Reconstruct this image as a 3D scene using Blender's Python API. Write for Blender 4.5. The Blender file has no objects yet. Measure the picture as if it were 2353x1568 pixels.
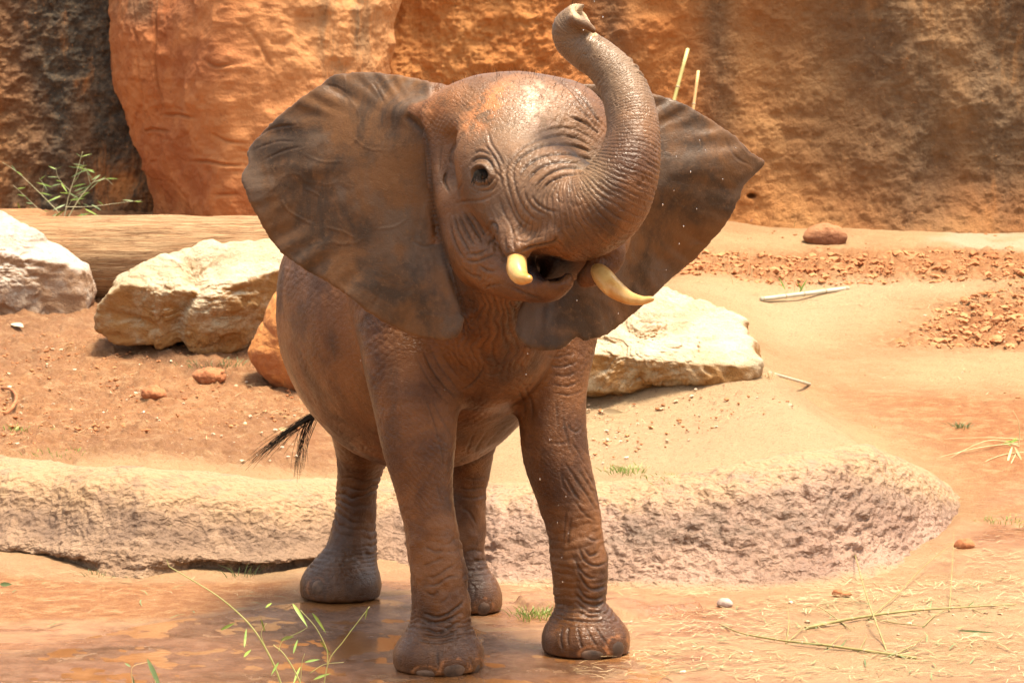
import bpy, math, random
import numpy as np
from mathutils import Vector
from mathutils.bvhtree import BVHTree

random.seed(7)
RNG = np.random.default_rng(11)
S = bpy.context.scene
C = S.collection

# ------------------------------------------------------------------ camera
CAM = np.array([0.0, -12.0, 2.4])
PITCH = math.radians(6.0)
F = 8200.0                       # focal length in pixels of a 2352 px wide frame
cd = bpy.data.cameras.new('camera')
cam = bpy.data.objects.new('camera', cd); C.objects.link(cam)
cam.location = CAM
cam.rotation_euler = (math.pi / 2 - PITCH, 0, 0)
cd.sensor_width = 36.0
cd.lens = 36.0 * F / 2352.0
cd.clip_start = 0.1
cd.clip_end = 500
cd.dof.use_dof = True
cd.dof.focus_distance = 11.75
cd.dof.aperture_fstop = 14.0
S.camera = cam

# ------------------------------------------------------------------ light
SUN_DIR = Vector((0.20, -0.06, 0.97)).normalized()
w = bpy.data.worlds.new('World'); S.world = w; w.use_nodes = True
nt = w.node_tree; nt.nodes.clear()
sky = nt.nodes.new('ShaderNodeTexSky'); sky.sky_type = 'NISHITA'; sky.sun_disc = False
sky.sun_elevation = math.asin(SUN_DIR.z)
sky.sun_rotation = math.atan2(SUN_DIR.x, SUN_DIR.y)
sky.dust_density = 4.0
bg = nt.nodes.new('ShaderNodeBackground'); bg.inputs[1].default_value = 0.15
wo = nt.nodes.new('ShaderNodeOutputWorld')
hz = nt.nodes.new('ShaderNodeHueSaturation'); hz.inputs['Saturation'].default_value = 0.45      # thin bright haze
nt.links.new(sky.outputs[0], hz.inputs['Color']); nt.links.new(hz.outputs[0], bg.inputs[0]); nt.links.new(bg.outputs[0], wo.inputs[0])
sl = bpy.data.lights.new('sun', 'SUN'); so = bpy.data.objects.new('sun', sl); C.objects.link(so)
sl.energy = 3.7; sl.angle = math.radians(15); sl.color = (1.0, 0.91, 0.78)
so.rotation_euler = SUN_DIR.to_track_quat('Z', 'Y').to_euler(); so.location = (6, -4, 14)
S.view_settings.view_transform = 'Standard'
S.view_settings.look = 'None'
S.view_settings.exposure = 1.28
S.view_settings.use_white_balance = True
S.view_settings.white_balance_temperature = 7300
S.view_settings.gamma = 1.0

# ------------------------------------------------------------------ pixel helpers
FWD = np.array([0, math.cos(PITCH), -math.sin(PITCH)])
UP = np.array([0, math.sin(PITCH), math.cos(PITCH)])
RT = np.array([1.0, 0, 0])
def ray(px, py):
    return FWD + RT * ((px - 1176) / F) + UP * ((784 - py) / F)
def P(px, py, Y):
    d = ray(px, py); return CAM + d * ((Y - CAM[1]) / d[1])
def PZ(px, py, z):
    d = ray(px, py); return CAM + d * ((z - CAM[2]) / d[2])
def mpp(Y):                       # metres per pixel at depth Y
    return (Y + 12.0) / F
def proj(v):
    q = v - CAM
    dep = q @ FWD
    return 1176 + F * (q @ RT) / dep, 784 - F * (q @ UP) / dep

# ------------------------------------------------------------------ numpy noise
_T = RNG.random(64 ** 3).astype(np.float32) * 2 - 1
def vnoise(p):
    fl = np.floor(p); f = (p - fl).astype(np.float32); i = fl.astype(np.int32)
    f *= f * (3 - 2 * f)
    x0 = (i[:, 0] & 63) << 12; y0 = (i[:, 1] & 63) << 6; z0 = i[:, 2] & 63
    x1 = ((i[:, 0] + 1) & 63) << 12; y1 = ((i[:, 1] + 1) & 63) << 6; z1 = (i[:, 2] + 1) & 63
    fx, fy, fz = f[:, 0], f[:, 1], f[:, 2]
    def lx(yz):
        a = _T.take(x0 + yz); return a + (_T.take(x1 + yz) - a) * fx
    a = lx(y0 + z0); a += (lx(y1 + z0) - a) * fy
    b = lx(y0 + z1); b += (lx(y1 + z1) - b) * fy
    a += (b - a) * fz
    return a
def fbm(p, scale=1.0, oct=4, gain=0.5, off=0.0):
    p = np.asarray(p, np.float32) * np.float32(scale) + np.float32(off)
    s = 0; a = 1.0; t = 0
    for _ in range(oct):
        s = s + a * vnoise(p); t += a; a *= gain; p = p * 2.03 + 17.3
    return s / t
def ridged(p, scale=1.0, oct=4, gain=0.55, off=0.0):
    p = np.asarray(p, np.float32) * np.float32(scale) + np.float32(off)
    s = 0; a = 1.0; t = 0
    for _ in range(oct):
        s = s + a * (1 - 2 * np.abs(vnoise(p))); t += a; a *= gain; p = p * 2.07 + 9.1
    return s / t
def sst(a, b, x):
    t = np.clip((x - a) / (b - a), 0, 1); return t * t * (3 - 2 * t)
def xyz(x, y, z):
    x, y, z = np.broadcast_arrays(x, y, z)
    return np.stack([x, y, z], -1).reshape(-1, 3)

# ------------------------------------------------------------------ mesh helpers
def np_mesh(name, V, Q, smooth=True):
    V = np.ascontiguousarray(V, np.float32); Q = np.asarray(Q, np.int32)
    n = Q.shape[1]
    me = bpy.data.meshes.new(name)
    me.vertices.add(len(V)); me.vertices.foreach_set('co', V.ravel())
    me.loops.add(Q.size); me.loops.foreach_set('vertex_index', Q.ravel())
    me.polygons.add(len(Q))
    me.polygons.foreach_set('loop_start', np.arange(0, Q.size, n, dtype=np.int32))
    me.polygons.foreach_set('loop_total', np.full(len(Q), n, np.int32))
    me.update(calc_edges=True)
    me.polygons.foreach_set('use_smooth', np.full(len(Q), smooth))
    return me
def link(name, me, mat=None, parent=None, loc=None):
    o = bpy.data.objects.new(name, me); C.objects.link(o)
    if mat and me is not None and not me.materials: me.materials.append(mat)
    if parent is not None: o.parent = parent
    if loc is not None: o.location = loc
    return o
def tag(o, label, cat, group=None):
    o['label'] = label; o['category'] = cat
    if group: o['group'] = group
    return o
def structure(o):
    o['kind'] = 'structure'; return o
def stuff(o):
    o['kind'] = 'stuff'; return o
def empty(name, loc):
    o = bpy.data.objects.new(name, None); C.objects.link(o); o.location = loc; o.empty_display_size = 0.1
    return o
def attr(me, name, a):
    t = me.attributes.new(name, 'FLOAT', 'POINT')
    t.data.foreach_set('value', np.ascontiguousarray(a, np.float32))
def normals(me):
    n = np.empty(len(me.vertices) * 3, np.float32)
    me.vertex_normals.foreach_get('vector', n); return n.reshape(-1, 3)
def coords(me):
    n = np.empty(len(me.vertices) * 3, np.float32)
    me.vertices.foreach_get('co', n); return n.reshape(-1, 3)
def grid_quads(nu, nv):
    i = np.arange((nu - 1) * (nv - 1)); r = i // (nv - 1); c = i % (nv - 1)
    a = r * nv + c
    return np.stack([a, a + nv, a + nv + 1, a + 1], -1)
def catmull(pts, n):
    pts = np.asarray(pts, float); m = len(pts)
    p = np.vstack([2 * pts[0] - pts[1], pts, 2 * pts[-1] - pts[-2]])
    t = np.linspace(0, m - 1, n); i = np.minimum(t.astype(int), m - 2); f = (t - i)[:, None]
    a, b, c, d = p[i], p[i + 1], p[i + 2], p[i + 3]
    return 0.5 * (2 * b + (c - a) * f + (2 * a - 5 * b + 4 * c - d) * f**2 + (3 * b - a - 3 * c + d) * f**3)
def tube(pts, rad, ns=8, caps=True):
    """V, Q of a tube along pts with radii rad"""
    pts = np.asarray(pts, float); n = len(pts)
    rad = np.broadcast_to(np.asarray(rad, float), (n,))
    T = np.gradient(pts, axis=0); T /= np.linalg.norm(T, axis=1)[:, None] + 1e-12
    ref = np.array([0, 0, 1.0]) if abs(T[0, 2]) < 0.9 else np.array([1.0, 0, 0])
    N = np.cross(T, ref); N /= np.linalg.norm(N, axis=1)[:, None]
    B = np.cross(T, N)
    a = np.linspace(0, 2 * np.pi, ns, endpoint=False)
    V = pts[:, None] + rad[:, None, None] * (np.cos(a)[None, :, None] * N[:, None] + np.sin(a)[None, :, None] * B[:, None])
    V = V.reshape(-1, 3)
    q = []
    for i in range(n - 1):
        for k in range(ns):
            k2 = (k + 1) % ns
            q.append((i * ns + k, i * ns + k2, (i + 1) * ns + k2, (i + 1) * ns + k))
    if caps:
        c0 = len(V); V = np.vstack([V, pts[0], pts[-1]])
        for k in range(ns):
            k2 = (k + 1) % ns
            q.append((c0, k2, k, c0)); q.append((c0 + 1, (n - 1) * ns + k, (n - 1) * ns + k2, c0 + 1))
    return V, q
class MB:
    def __init__(s): s.v = []; s.f = []; s.n = 0
    def add(s, V, Q):
        s.v.append(np.asarray(V, float)); s.f += [tuple(int(i) + s.n for i in dict.fromkeys(q)) for q in Q]; s.n += len(V)
    def mesh(s, name, smooth=True):
        me = bpy.data.meshes.new(name)
        me.from_pydata(np.vstack(s.v).tolist(), [], s.f)
        me.polygons.foreach_set('use_smooth', np.full(len(me.polygons), smooth))
        me.update(); return me
def tube_mesh(name, pts, rad, ns=8):
    m = MB(); m.add(*tube(pts, rad, ns)); return m.mesh(name)

def zm(ox, oy, k, S_):
    out = []
    for st in S_: out.append([q if not isinstance(q, tuple) else (ox + q[0] * k, oy + q[1] * k) for q in st])
    return out
def carve(V, px, py, strokes, look, w, depth, tol=0.10, lip=0.20):
    """grooves with raised lips along strokes drawn over a surface; look(px, py) gives the surface depth Y"""
    D = np.zeros(len(V)); Gv = np.zeros(len(V))
    for st in strokes:
        k = 1.0
        if not isinstance(st[0], tuple): k = st[0]; st = st[1:]
        a = np.array(st, float); n = int(np.hypot(*np.diff(a, axis=0).T).sum() / 2.5) + 4
        c = catmull(a, n); yy = []
        for q in a:
            h = look(q[0], q[1]); yy.append(h if h is not None else np.nan)
        yy = np.array(yy)
        if np.all(np.isnan(yy)): continue
        yy[np.isnan(yy)] = np.nanmean(yy); yc = np.interp(np.linspace(0, 1, n), np.linspace(0, 1, len(a)), yy)
        m = w * 5
        ids = np.nonzero((px > c[:, 0].min() - m) & (px < c[:, 0].max() + m) & (py > c[:, 1].min() - m) & (py < c[:, 1].max() + m) & (V[:, 1] > yy.min() - tol) & (V[:, 1] < yy.max() + tol))[0]
        if not len(ids): continue
        X = px[ids]; Y = py[ids]; Z = V[ids, 1]; best = np.full(len(ids), 1e9); tt = np.zeros(len(ids)); by = np.zeros(len(ids))
        for i in range(n):
            d = (X - c[i, 0]) ** 2 + (Y - c[i, 1]) ** 2; u = d < best
            best[u] = d[u]; tt[u] = i / (n - 1); by[u] = yc[i]
        d = np.sqrt(best); tap = np.clip(np.sin(np.pi * np.clip(tt, 0.04, 0.96)) * 1.6, 0, 1) * (np.abs(Z - by) < tol)
        g = np.exp(-(d / w) ** 2) * tap * k
        D[ids] = D[ids] - depth * g + lip * depth * k * tap * np.exp(-((d - 2.1 * w) / (1.2 * w)) ** 2)
        Gv[ids] = np.maximum(Gv[ids], g)
    return D, Gv

# ------------------------------------------------------------------ materials
class Nodes:
    def __init__(s, name):
        s.m = bpy.data.materials.new(name); s.m.use_nodes = True
        s.t = s.m.node_tree; s.t.nodes.clear()
        s.out = s.t.nodes.new('ShaderNodeOutputMaterial')
        s.b = s.t.nodes.new('ShaderNodeBsdfPrincipled')
        s.t.links.new(s.b.outputs[0], s.out.inputs[0])
        s.co = s.t.nodes.new('ShaderNodeTexCoord').outputs['Object']
    def n(s, t, **k):
        o = s.t.nodes.new(t)
        for a, v in k.items(): setattr(o, a, v)
        return o
    def set(s, sock, v):
        if isinstance(v, bpy.types.NodeSocket): s.t.links.new(v, sock)
        elif isinstance(v, tuple) and len(v) == 3 and sock.type == 'RGBA': sock.default_value = (*v, 1)
        else: sock.default_value = v
    def scale(s, sc, co=None):
        m = s.n('ShaderNodeMapping'); s.set(m.inputs[0], co or s.co); m.inputs['Scale'].default_value = sc; return m.outputs[0]
    def noise(s, sc, det=4, rough=0.55, dist=0.0, co=None):
        o = s.n('ShaderNodeTexNoise'); s.set(o.inputs['Vector'], co or s.co)
        o.inputs['Scale'].default_value = sc; o.inputs['Detail'].default_value = det
        o.inputs['Roughness'].default_value = rough; o.inputs['Distortion'].default_value = dist
        return o.outputs['Fac']
    def voro(s, sc, feat='F1', co=None, rnd=1.0):
        o = s.n('ShaderNodeTexVoronoi', feature=feat); s.set(o.inputs['Vector'], co or s.co)
        o.inputs['Scale'].default_value = sc; o.inputs['Randomness'].default_value = rnd
        return o.outputs['Distance']
    def ramp(s, v, a, b, lo=0.0, hi=1.0):
        o = s.n('ShaderNodeMapRange', interpolation_type='SMOOTHSTEP'); s.set(o.inputs[0], v)
        for i, x in zip((1, 2, 3, 4), (a, b, lo, hi)): s.set(o.inputs[i], x)
        return o.outputs[0]
    def mix(s, f, a, b):
        o = s.n('ShaderNodeMix', data_type='RGBA'); s.set(o.inputs[0], f); s.set(o.inputs[6], a); s.set(o.inputs[7], b)
        return o.outputs[2]
    def mixf(s, f, a, b):
        o = s.n('ShaderNodeMix', data_type='FLOAT'); s.set(o.inputs[0], f); s.set(o.inputs[2], a); s.set(o.inputs[3], b)
        return o.outputs[0]
    def math(s, op, a, b=0.0):
        o = s.n('ShaderNodeMath', operation=op); s.set(o.inputs[0], a); s.set(o.inputs[1], b); return o.outputs[0]
    def attr(s, name):
        return s.n('ShaderNodeAttribute', attribute_name=name).outputs['Fac']
    def bump(s, h, strength, dist, prev=None):
        o = s.n('ShaderNodeBump'); s.set(o.inputs['Height'], h); s.set(o.inputs['Strength'], strength)
        s.set(o.inputs['Distance'], dist)
        if prev is not None: s.set(o.inputs['Normal'], prev)
        return o.outputs[0]
    def done(s, col, rough=0.9, nrm=None, spec=0.5, **k):
        s.set(s.b.inputs['Base Color'], col); s.set(s.b.inputs['Roughness'], rough)
        s.set(s.b.inputs['Specular IOR Level'], spec)
        if nrm is not None: s.set(s.b.inputs['Normal'], nrm)
        for a, v in k.items(): s.set(s.b.inputs[a.replace('_', ' ')], v)
        return s.m

def mat_skin():
    s = Nodes('elephant_skin')
    n1 = s.noise(4.0, 5, 0.6, 0.6); n2 = s.noise(22, 4, 0.6); n3 = s.noise(9, 4, 0.6, 0.5, s.scale((1, 1, 0.35)))
    c = s.mix(s.ramp(n1, 0.36, 0.64), (0.068, 0.0225, 0.0055), (0.180, 0.068, 0.0185))
    c = s.mix(s.math('MULTIPLY', s.ramp(n3, 0.5, 0.72), 0.5), c, (0.040, 0.018, 0.008))
    ear = s.attr('ear')
    streak = s.noise(3.6, 6, 0.68, 0.5)
    ec = s.mix(s.ramp(streak, 0.38, 0.63), (0.046, 0.027, 0.0155), (0.140, 0.063, 0.023))
    ec = s.mix(s.ramp(n1, 0.50, 0.66), ec, (0.105, 0.066, 0.042))
    c = s.mix(ear, c, ec)
    c = s.mix(s.attr('grey'), c, (0.215, 0.137, 0.080))
    brk = s.ramp(s.noise(26, 6, 0.7), 0.42, 0.56)
    c = s.mix(s.math('MULTIPLY', s.attr('mud'), brk), c, (0.36, 0.135, 0.045))
    c = s.mix(s.math('MULTIPLY', s.attr('pale'), brk), c, (0.42, 0.25, 0.17))
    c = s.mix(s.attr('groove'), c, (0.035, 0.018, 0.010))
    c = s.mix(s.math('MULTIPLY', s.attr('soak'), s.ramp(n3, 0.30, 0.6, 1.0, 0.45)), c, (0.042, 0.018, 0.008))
    c = s.mix(s.attr('mouth'), c, (0.014, 0.005, 0.004))  # mouth interior painted near black in place of its shade
    c = s.mix(s.ramp(n2, 0.56, 0.74, 0, 0.35), c, (0.17, 0.085, 0.042))
    c = s.mix(s.attr('pink'), c, (0.40, 0.28, 0.16))
    rough = s.ramp(s.noise(7, 4, 0.6), 0.3, 0.7, 0.30, 0.54)
    rough = s.mixf(s.attr('gloss'), rough, 0.28)
    uv = s.n('ShaderNodeAttribute', attribute_name='suv').outputs['Vector']
    wob = s.n('ShaderNodeTexNoise'); s.set(wob.inputs['Vector'], s.co); wob.inputs['Scale'].default_value = 30
    va = s.n('ShaderNodeVectorMath', operation='MULTIPLY_ADD'); s.set(va.inputs[0], wob.outputs['Color']); va.inputs[1].default_value = (0.012, 0.012, 0.012); s.set(va.inputs[2], uv)
    v1 = s.voro(60, 'DISTANCE_TO_EDGE', s.scale((1, 1.7, 1), va.outputs[0])); v2 = s.voro(120, 'DISTANCE_TO_EDGE', s.scale((1, 1.4, 1), va.outputs[0]))
    b = s.bump(s.ramp(v1, 0.0, 0.10), s.mixf(ear, 0.34, 0.04), 0.005)
    b = s.bump(s.ramp(v2, 0.0, 0.2), s.mixf(ear, 0.22, 0.05), 0.003, b)
    b = s.bump(s.noise(190, 3, 0.6), 0.2, 0.003, b)
    fine = s.noise(16, 6, 0.7, 0.6); fl = s.ramp(s.math('ABSOLUTE', s.math('SUBTRACT', fine, 0.5)), 0.0, 0.05)
    b = s.bump(fl, s.mixf(ear, 0.0, 0.16), 0.006, b)
    b = s.bump(s.noise(45, 5, 0.7), s.mixf(ear, 0.0, 0.30), 0.006, b)
    c = s.mix(s.math('MULTIPLY', ear, s.ramp(s.noise(60, 4, 0.7), 0.56, 0.70, 0, 0.5)), c, (0.16, 0.085, 0.04))
    return s.done(c, rough, b, s.mixf(ear, 0.40, 0.24))

def mat_ground():
    s = Nodes('red_clay_ground')
    n1 = s.noise(1.3, 5, 0.6); n2 = s.noise(12, 5, 0.65); n3 = s.noise(75, 4, 0.7)
    c = s.mix(s.ramp(n1, 0.35, 0.65), (0.40, 0.230, 0.105), (0.49, 0.310, 0.155))
    c = s.mix(s.attr('soil'), c, (0.30, 0.15, 0.068))
    red = s.attr('red'); wet = s.attr('wet'); pale = s.attr('pale')
    c = s.mix(red, c, s.mix(s.ramp(n2, 0.35, 0.65), (0.33, 0.120, 0.036), (0.45, 0.200, 0.072)))
    c = s.mix(pale, c, (0.52, 0.355, 0.20))
    c = s.mix(s.math('MULTIPLY', s.attr('soil'), 0.6), c, (0.25, 0.12, 0.052))
    c = s.mix(s.ramp(n2, 0.48, 0.72, 0, 0.4), c, (0.54, 0.34, 0.18))
    c = s.mix(s.ramp(n3, 0.54, 0.68, 0, 0.7), c, (0.20, 0.085, 0.035))
    wr = s.noise(2.6, 5, 0.65, 0.6, s.scale((0.7, 1.1, 1)))
    wetf = s.math('MULTIPLY', wet, s.ramp(wr, 0.28, 0.58))
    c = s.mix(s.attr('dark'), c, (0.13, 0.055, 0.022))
    c = s.mix(wetf, c, s.mix(s.ramp(n2, 0.4, 0.6), (0.17, 0.064, 0.020), (0.24, 0.104, 0.042)))
    pool = s.math('MULTIPLY', s.attr('pool'), s.ramp(s.noise(4.0, 6, 0.65, 0.3, s.scale((0.9, 1, 1))), 0.30, 0.46))
    c = s.mix(s.attr('lichen'), c, (0.42, 0.37, 0.24))
    c = s.mix(pool, c, s.mix(s.ramp(n2, 0.4, 0.62), (0.140, 0.052, 0.016), (0.20, 0.092, 0.044)))
    rough = s.mixf(wetf, 0.88, s.ramp(wr, 0.40, 0.62, 0.42, 0.20))
    rough = s.mixf(pool, rough, 0.10)
    sp = s.voro(90, 'F1'); c = s.mix(s.math('MULTIPLY', s.ramp(sp, 0.10, 0.22, 0.7, 0.0), s.math('SUBTRACT', 1.0, wetf)), c, (0.55, 0.38, 0.24))
    b = s.bump(s.noise(34, 7, 0.78), s.mixf(wetf, 1.0, 0.30), 0.03)
    b = s.bump(s.noise(120, 4, 0.75), s.mixf(wetf, 0.9, 0.30), 0.012, b)
    return s.done(c, rough, b, 0.5)

def mat_ledge():
    s = Nodes('sprayed_concrete_ledge')
    n1 = s.noise(2.2, 5, 0.6); n2 = s.noise(28, 5, 0.7)
    c = s.mix(s.ramp(n1, 0.38, 0.62), (0.225, 0.135, 0.080), (0.305, 0.195, 0.122))
    wet = s.attr('wet')
    c = s.mix(wet, c, s.mix(s.ramp(n1, 0.4, 0.6), (0.24, 0.135, 0.090), (0.34, 0.205, 0.142)))
    c = s.mix(s.ramp(n2, 0.52, 0.72, 0, 0.6), c, (0.22, 0.12, 0.07))
    c = s.mix(s.math('MULTIPLY', s.attr('stain'), s.ramp(s.noise(7, 5, 0.7), 0.35, 0.6)), c, (0.165, 0.100, 0.064))
    rough = s.mixf(wet, 0.9, s.ramp(n2, 0.3, 0.7, 0.28, 0.6))
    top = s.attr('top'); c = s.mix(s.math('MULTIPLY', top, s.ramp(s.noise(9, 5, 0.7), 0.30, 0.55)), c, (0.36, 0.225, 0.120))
    vo = s.n('ShaderNodeTexNoise'); s.set(vo.inputs['Vector'], s.co); vo.inputs['Scale'].default_value = 14; vo.inputs['Detail'].default_value = 4
    vm = s.n('ShaderNodeVectorMath', operation='MULTIPLY_ADD'); s.set(vm.inputs[0], vo.outputs['Color']); vm.inputs[1].default_value = (0.08, 0.08, 0.08); s.set(vm.inputs[2], s.scale((0.75, 1, 1.3)))
    b = s.bump(s.voro(40, 'F1', vm.outputs[0]), 0.7, 0.02)
    b = s.bump(s.noise(34, 7, 0.75), 0.55, 0.02, b)
    b = s.bump(s.noise(110, 4, 0.7), 0.6, 0.008, b)
    return s.done(c, rough, b, 0.5)

def mat_wall():
    s = Nodes('sprayed_clay_wall')
    n1 = s.noise(1.6, 5, 0.6); n2 = s.noise(24, 5, 0.7)
    c = s.mix(s.ramp(n1, 0.35, 0.65), (0.46, 0.165, 0.045), (0.54, 0.240, 0.080))
    c = s.mix(s.attr('brown'), c, s.mix(s.ramp(n1, 0.4, 0.6), (0.29, 0.140, 0.055), (0.39, 0.205, 0.085)))
    st = s.noise(2.6, 6, 0.7, 0.4, s.scale((1.6, 1, 0.45)))
    sf = s.math('MULTIPLY', s.attr('stain'), s.ramp(st, 0.24, 0.50))
    c = s.mix(sf, c, s.mix(s.ramp(n2, 0.4, 0.65), (0.055, 0.044, 0.033), (0.130, 0.092, 0.058)))
    c = s.mix(s.ramp(s.noise(55, 3, 0.6), 0.64, 0.72, 0, 0.6), c, (0.45, 0.21, 0.075))
    c = s.mix(s.ramp(n2, 0.58, 0.75, 0, 0.5), c, (0.14, 0.055, 0.02))
    b = s.bump(s.noise(22, 6, 0.72), 0.8, 0.04)
    b = s.bump(s.noise(60, 4, 0.7), 0.7, 0.015, b)
    return s.done(c, 0.92, b, 0.3)

def mat_outcrop():
    s = Nodes('orange_sandstone')
    n1 = s.noise(2.2, 5, 0.6, 0.4); n2 = s.noise(18, 5, 0.65)
    c = s.mix(s.ramp(n1, 0.35, 0.65), (0.33, 0.105, 0.034), (0.47, 0.180, 0.062))
    c = s.mix(s.attr('pale'), c, (0.55, 0.27, 0.11))
    st = s.noise(3.0, 6, 0.7, 0.5, s.scale((1.6, 1.6, 0.4)))
    c = s.mix(s.math('MULTIPLY', s.attr('stain'), s.ramp(st, 0.38, 0.60)), c, (0.17, 0.115, 0.065))
    c = s.mix(s.ramp(n2, 0.58, 0.75, 0, 0.5), c, (0.17, 0.05, 0.018))
    b = s.bump(s.noise(16, 6, 0.7), 0.6, 0.035)
    return s.done(c, 0.85, b, 0.35)

def mat_rock(name, a, b_, crust, k=1.0):
    s = Nodes(name)
    n1 = s.noise(3.5, 5, 0.65, 0.3); n2 = s.noise(26, 5, 0.7)
    c = s.mix(s.ramp(n1, 0.35, 0.65), a, b_)
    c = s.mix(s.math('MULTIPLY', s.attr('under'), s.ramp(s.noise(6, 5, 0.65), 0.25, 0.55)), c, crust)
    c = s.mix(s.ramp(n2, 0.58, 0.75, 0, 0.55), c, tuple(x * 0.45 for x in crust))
    crk = s.noise(9, 6, 0.7, 0.8, s.scale((0.8, 1, 2.2)))
    c = s.mix(s.ramp(s.math('ABSOLUTE', s.math('SUBTRACT', crk, 0.5)), 0.0, 0.016, 0.28, 0.0), c, tuple(x * 0.6 for x in crust))
    b = s.bump(s.ramp(s.math('ABSOLUTE', s.math('SUBTRACT', crk, 0.5)), 0.0, 0.04), 0.3 * k, 0.02)
    b = s.bump(s.noise(14, 6, 0.75), 0.9 * k, 0.04, b)
    b = s.bump(s.noise(70, 3, 0.7), 0.4 * k, 0.008, b)
    return s.done(c, 0.88, b, 0.4)

def mat_log():
    s = Nodes('weathered_log_wood')
    g = s.noise(5, 6, 0.75, 0.5, s.scale((0.9, 14, 14))); n1 = s.noise(1.8, 4, 0.6)
    c = s.mix(s.ramp(g, 0.34, 0.62), (0.33, 0.170, 0.078), (0.52, 0.335, 0.180))
    c = s.mix(s.ramp(n1, 0.4, 0.66, 0, 0.7), c, (0.44, 0.20, 0.085))
    fi = s.noise(6, 4, 0.6, 0.3, s.scale((0.35, 11, 11))); c = s.mix(s.ramp(s.math('ABSOLUTE', s.math('SUBTRACT', fi, 0.5)), 0.0, 0.03, 0.75, 0.0), c, (0.13, 0.055, 0.022))
    b = s.bump(g, 1.0, 0.03)
    return s.done(c, 0.85, b, 0.3)

def mat_plain(name, a, b_, sc=20, rough=0.6, bump=0.1, spec=0.5, **k):
    s = Nodes(name)
    c = s.mix(s.ramp(s.noise(sc, 4, 0.6), 0.35, 0.65), a, b_)
    return s.done(c, rough, s.bump(s.noise(sc * 4, 3, 0.6), bump, 0.004), spec, **k)

M_skin = mat_skin(); M_ground = mat_ground(); M_ledge = mat_ledge(); M_wall = mat_wall(); M_out = mat_outcrop(); M_log = mat_log()
M_rockA = mat_rock('pale_limestone', (0.43, 0.345, 0.22), (0.55, 0.47, 0.34), (0.33, 0.165, 0.052))
M_rockB = mat_rock('grey_white_stone', (0.41, 0.35, 0.29), (0.54, 0.48, 0.41), (0.31, 0.18, 0.10))
M_rockC = mat_rock('orange_stone', (0.56, 0.225, 0.060), (0.64, 0.30, 0.095), (0.34, 0.12, 0.04), 0.5)
M_rockD = mat_rock('red_stone', (0.38, 0.16, 0.07), (0.48, 0.24, 0.12), (0.24, 0.09, 0.04))
M_pebble = mat_plain('pebble_stone', (0.42, 0.27, 0.16), (0.58, 0.44, 0.32), 3, 0.85)
M_greystone = mat_plain('grey_stone', (0.28, 0.20, 0.16), (0.42, 0.33, 0.28), 30, 0.7, 0.4)
M_clod = mat_plain('clay_clod', (0.26, 0.085, 0.030), (0.38, 0.15, 0.06), 30, 0.9, 0.6)
M_crumb = mat_plain('soil_crumb', (0.32, 0.115, 0.040), (0.44, 0.20, 0.085), 3, 0.95, 0.6)
M_straw = mat_plain('dry_straw', (0.46, 0.32, 0.15), (0.58, 0.44, 0.25), 5, 0.7)
M_leaf = mat_plain('green_leaf', (0.13, 0.22, 0.035), (0.24, 0.33, 0.06), 9, 0.45)
M_leafd = mat_plain('grey_green_leaf', (0.10, 0.15, 0.05), (0.18, 0.23, 0.09), 9, 0.5)
M_stem = mat_plain('green_stem', (0.26, 0.27, 0.08), (0.36, 0.34, 0.13), 15, 0.5)
M_stemp = mat_plain('pale_green_stem', (0.36, 0.34, 0.18), (0.46, 0.42, 0.26), 15, 0.6)
M_twig = mat_plain('olive_twig', (0.20, 0.17, 0.055), (0.30, 0.24, 0.09), 25, 0.6)
M_dry = mat_plain('dry_stem', (0.48, 0.34, 0.16), (0.58, 0.45, 0.25), 15, 0.7)
M_cane = mat_plain('pale_bamboo_cane', (0.36, 0.34, 0.26), (0.46, 0.42, 0.33), 12, 0.45)
M_node = mat_plain('bamboo_node', (0.30, 0.22, 0.13), (0.40, 0.30, 0.18), 30, 0.6)
M_greencane = mat_plain('yellow_green_cane', (0.42, 0.40, 0.14), (0.52, 0.47, 0.20), 12, 0.45)
M_orangecane = mat_plain('orange_cane', (0.50, 0.29, 0.11), (0.58, 0.36, 0.16), 12, 0.5)
M_hair = mat_plain('black_hair', (0.012, 0.009, 0.007), (0.022, 0.016, 0.012), 30, 0.75, 0.1, 0.08)
M_eye = mat_plain('dark_eye', (0.030, 0.014, 0.006), (0.055, 0.026, 0.010), 40, 0.10, 0.0, 0.5)
M_nail = mat_plain('toenail_horn', (0.05, 0.030, 0.020), (0.16, 0.09, 0.055), 14, 0.45, 0.3, 0.3)
def mat_tusk():
    s = Nodes('ivory')
    c = s.mix(s.ramp(s.noise(12, 5, 0.65, 0.5), 0.38, 0.66), (0.60, 0.37, 0.13), (0.46, 0.21, 0.05))
    c = s.mix(s.ramp(s.noise(40, 4, 0.6), 0.58, 0.72, 0, 0.5), c, (0.36, 0.17, 0.06))
    return s.done(c, 0.3, s.bump(s.noise(60, 3), 0.12, 0.003), 0.5)
M_tusk = mat_tusk()
def mat_water():
    s = Nodes('clear_water')
    return s.done((0.9, 0.88, 0.84), 0.05, None, 0.5, Transmission_Weight=0.9, IOR=1.33)
M_water = mat_water()

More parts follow.
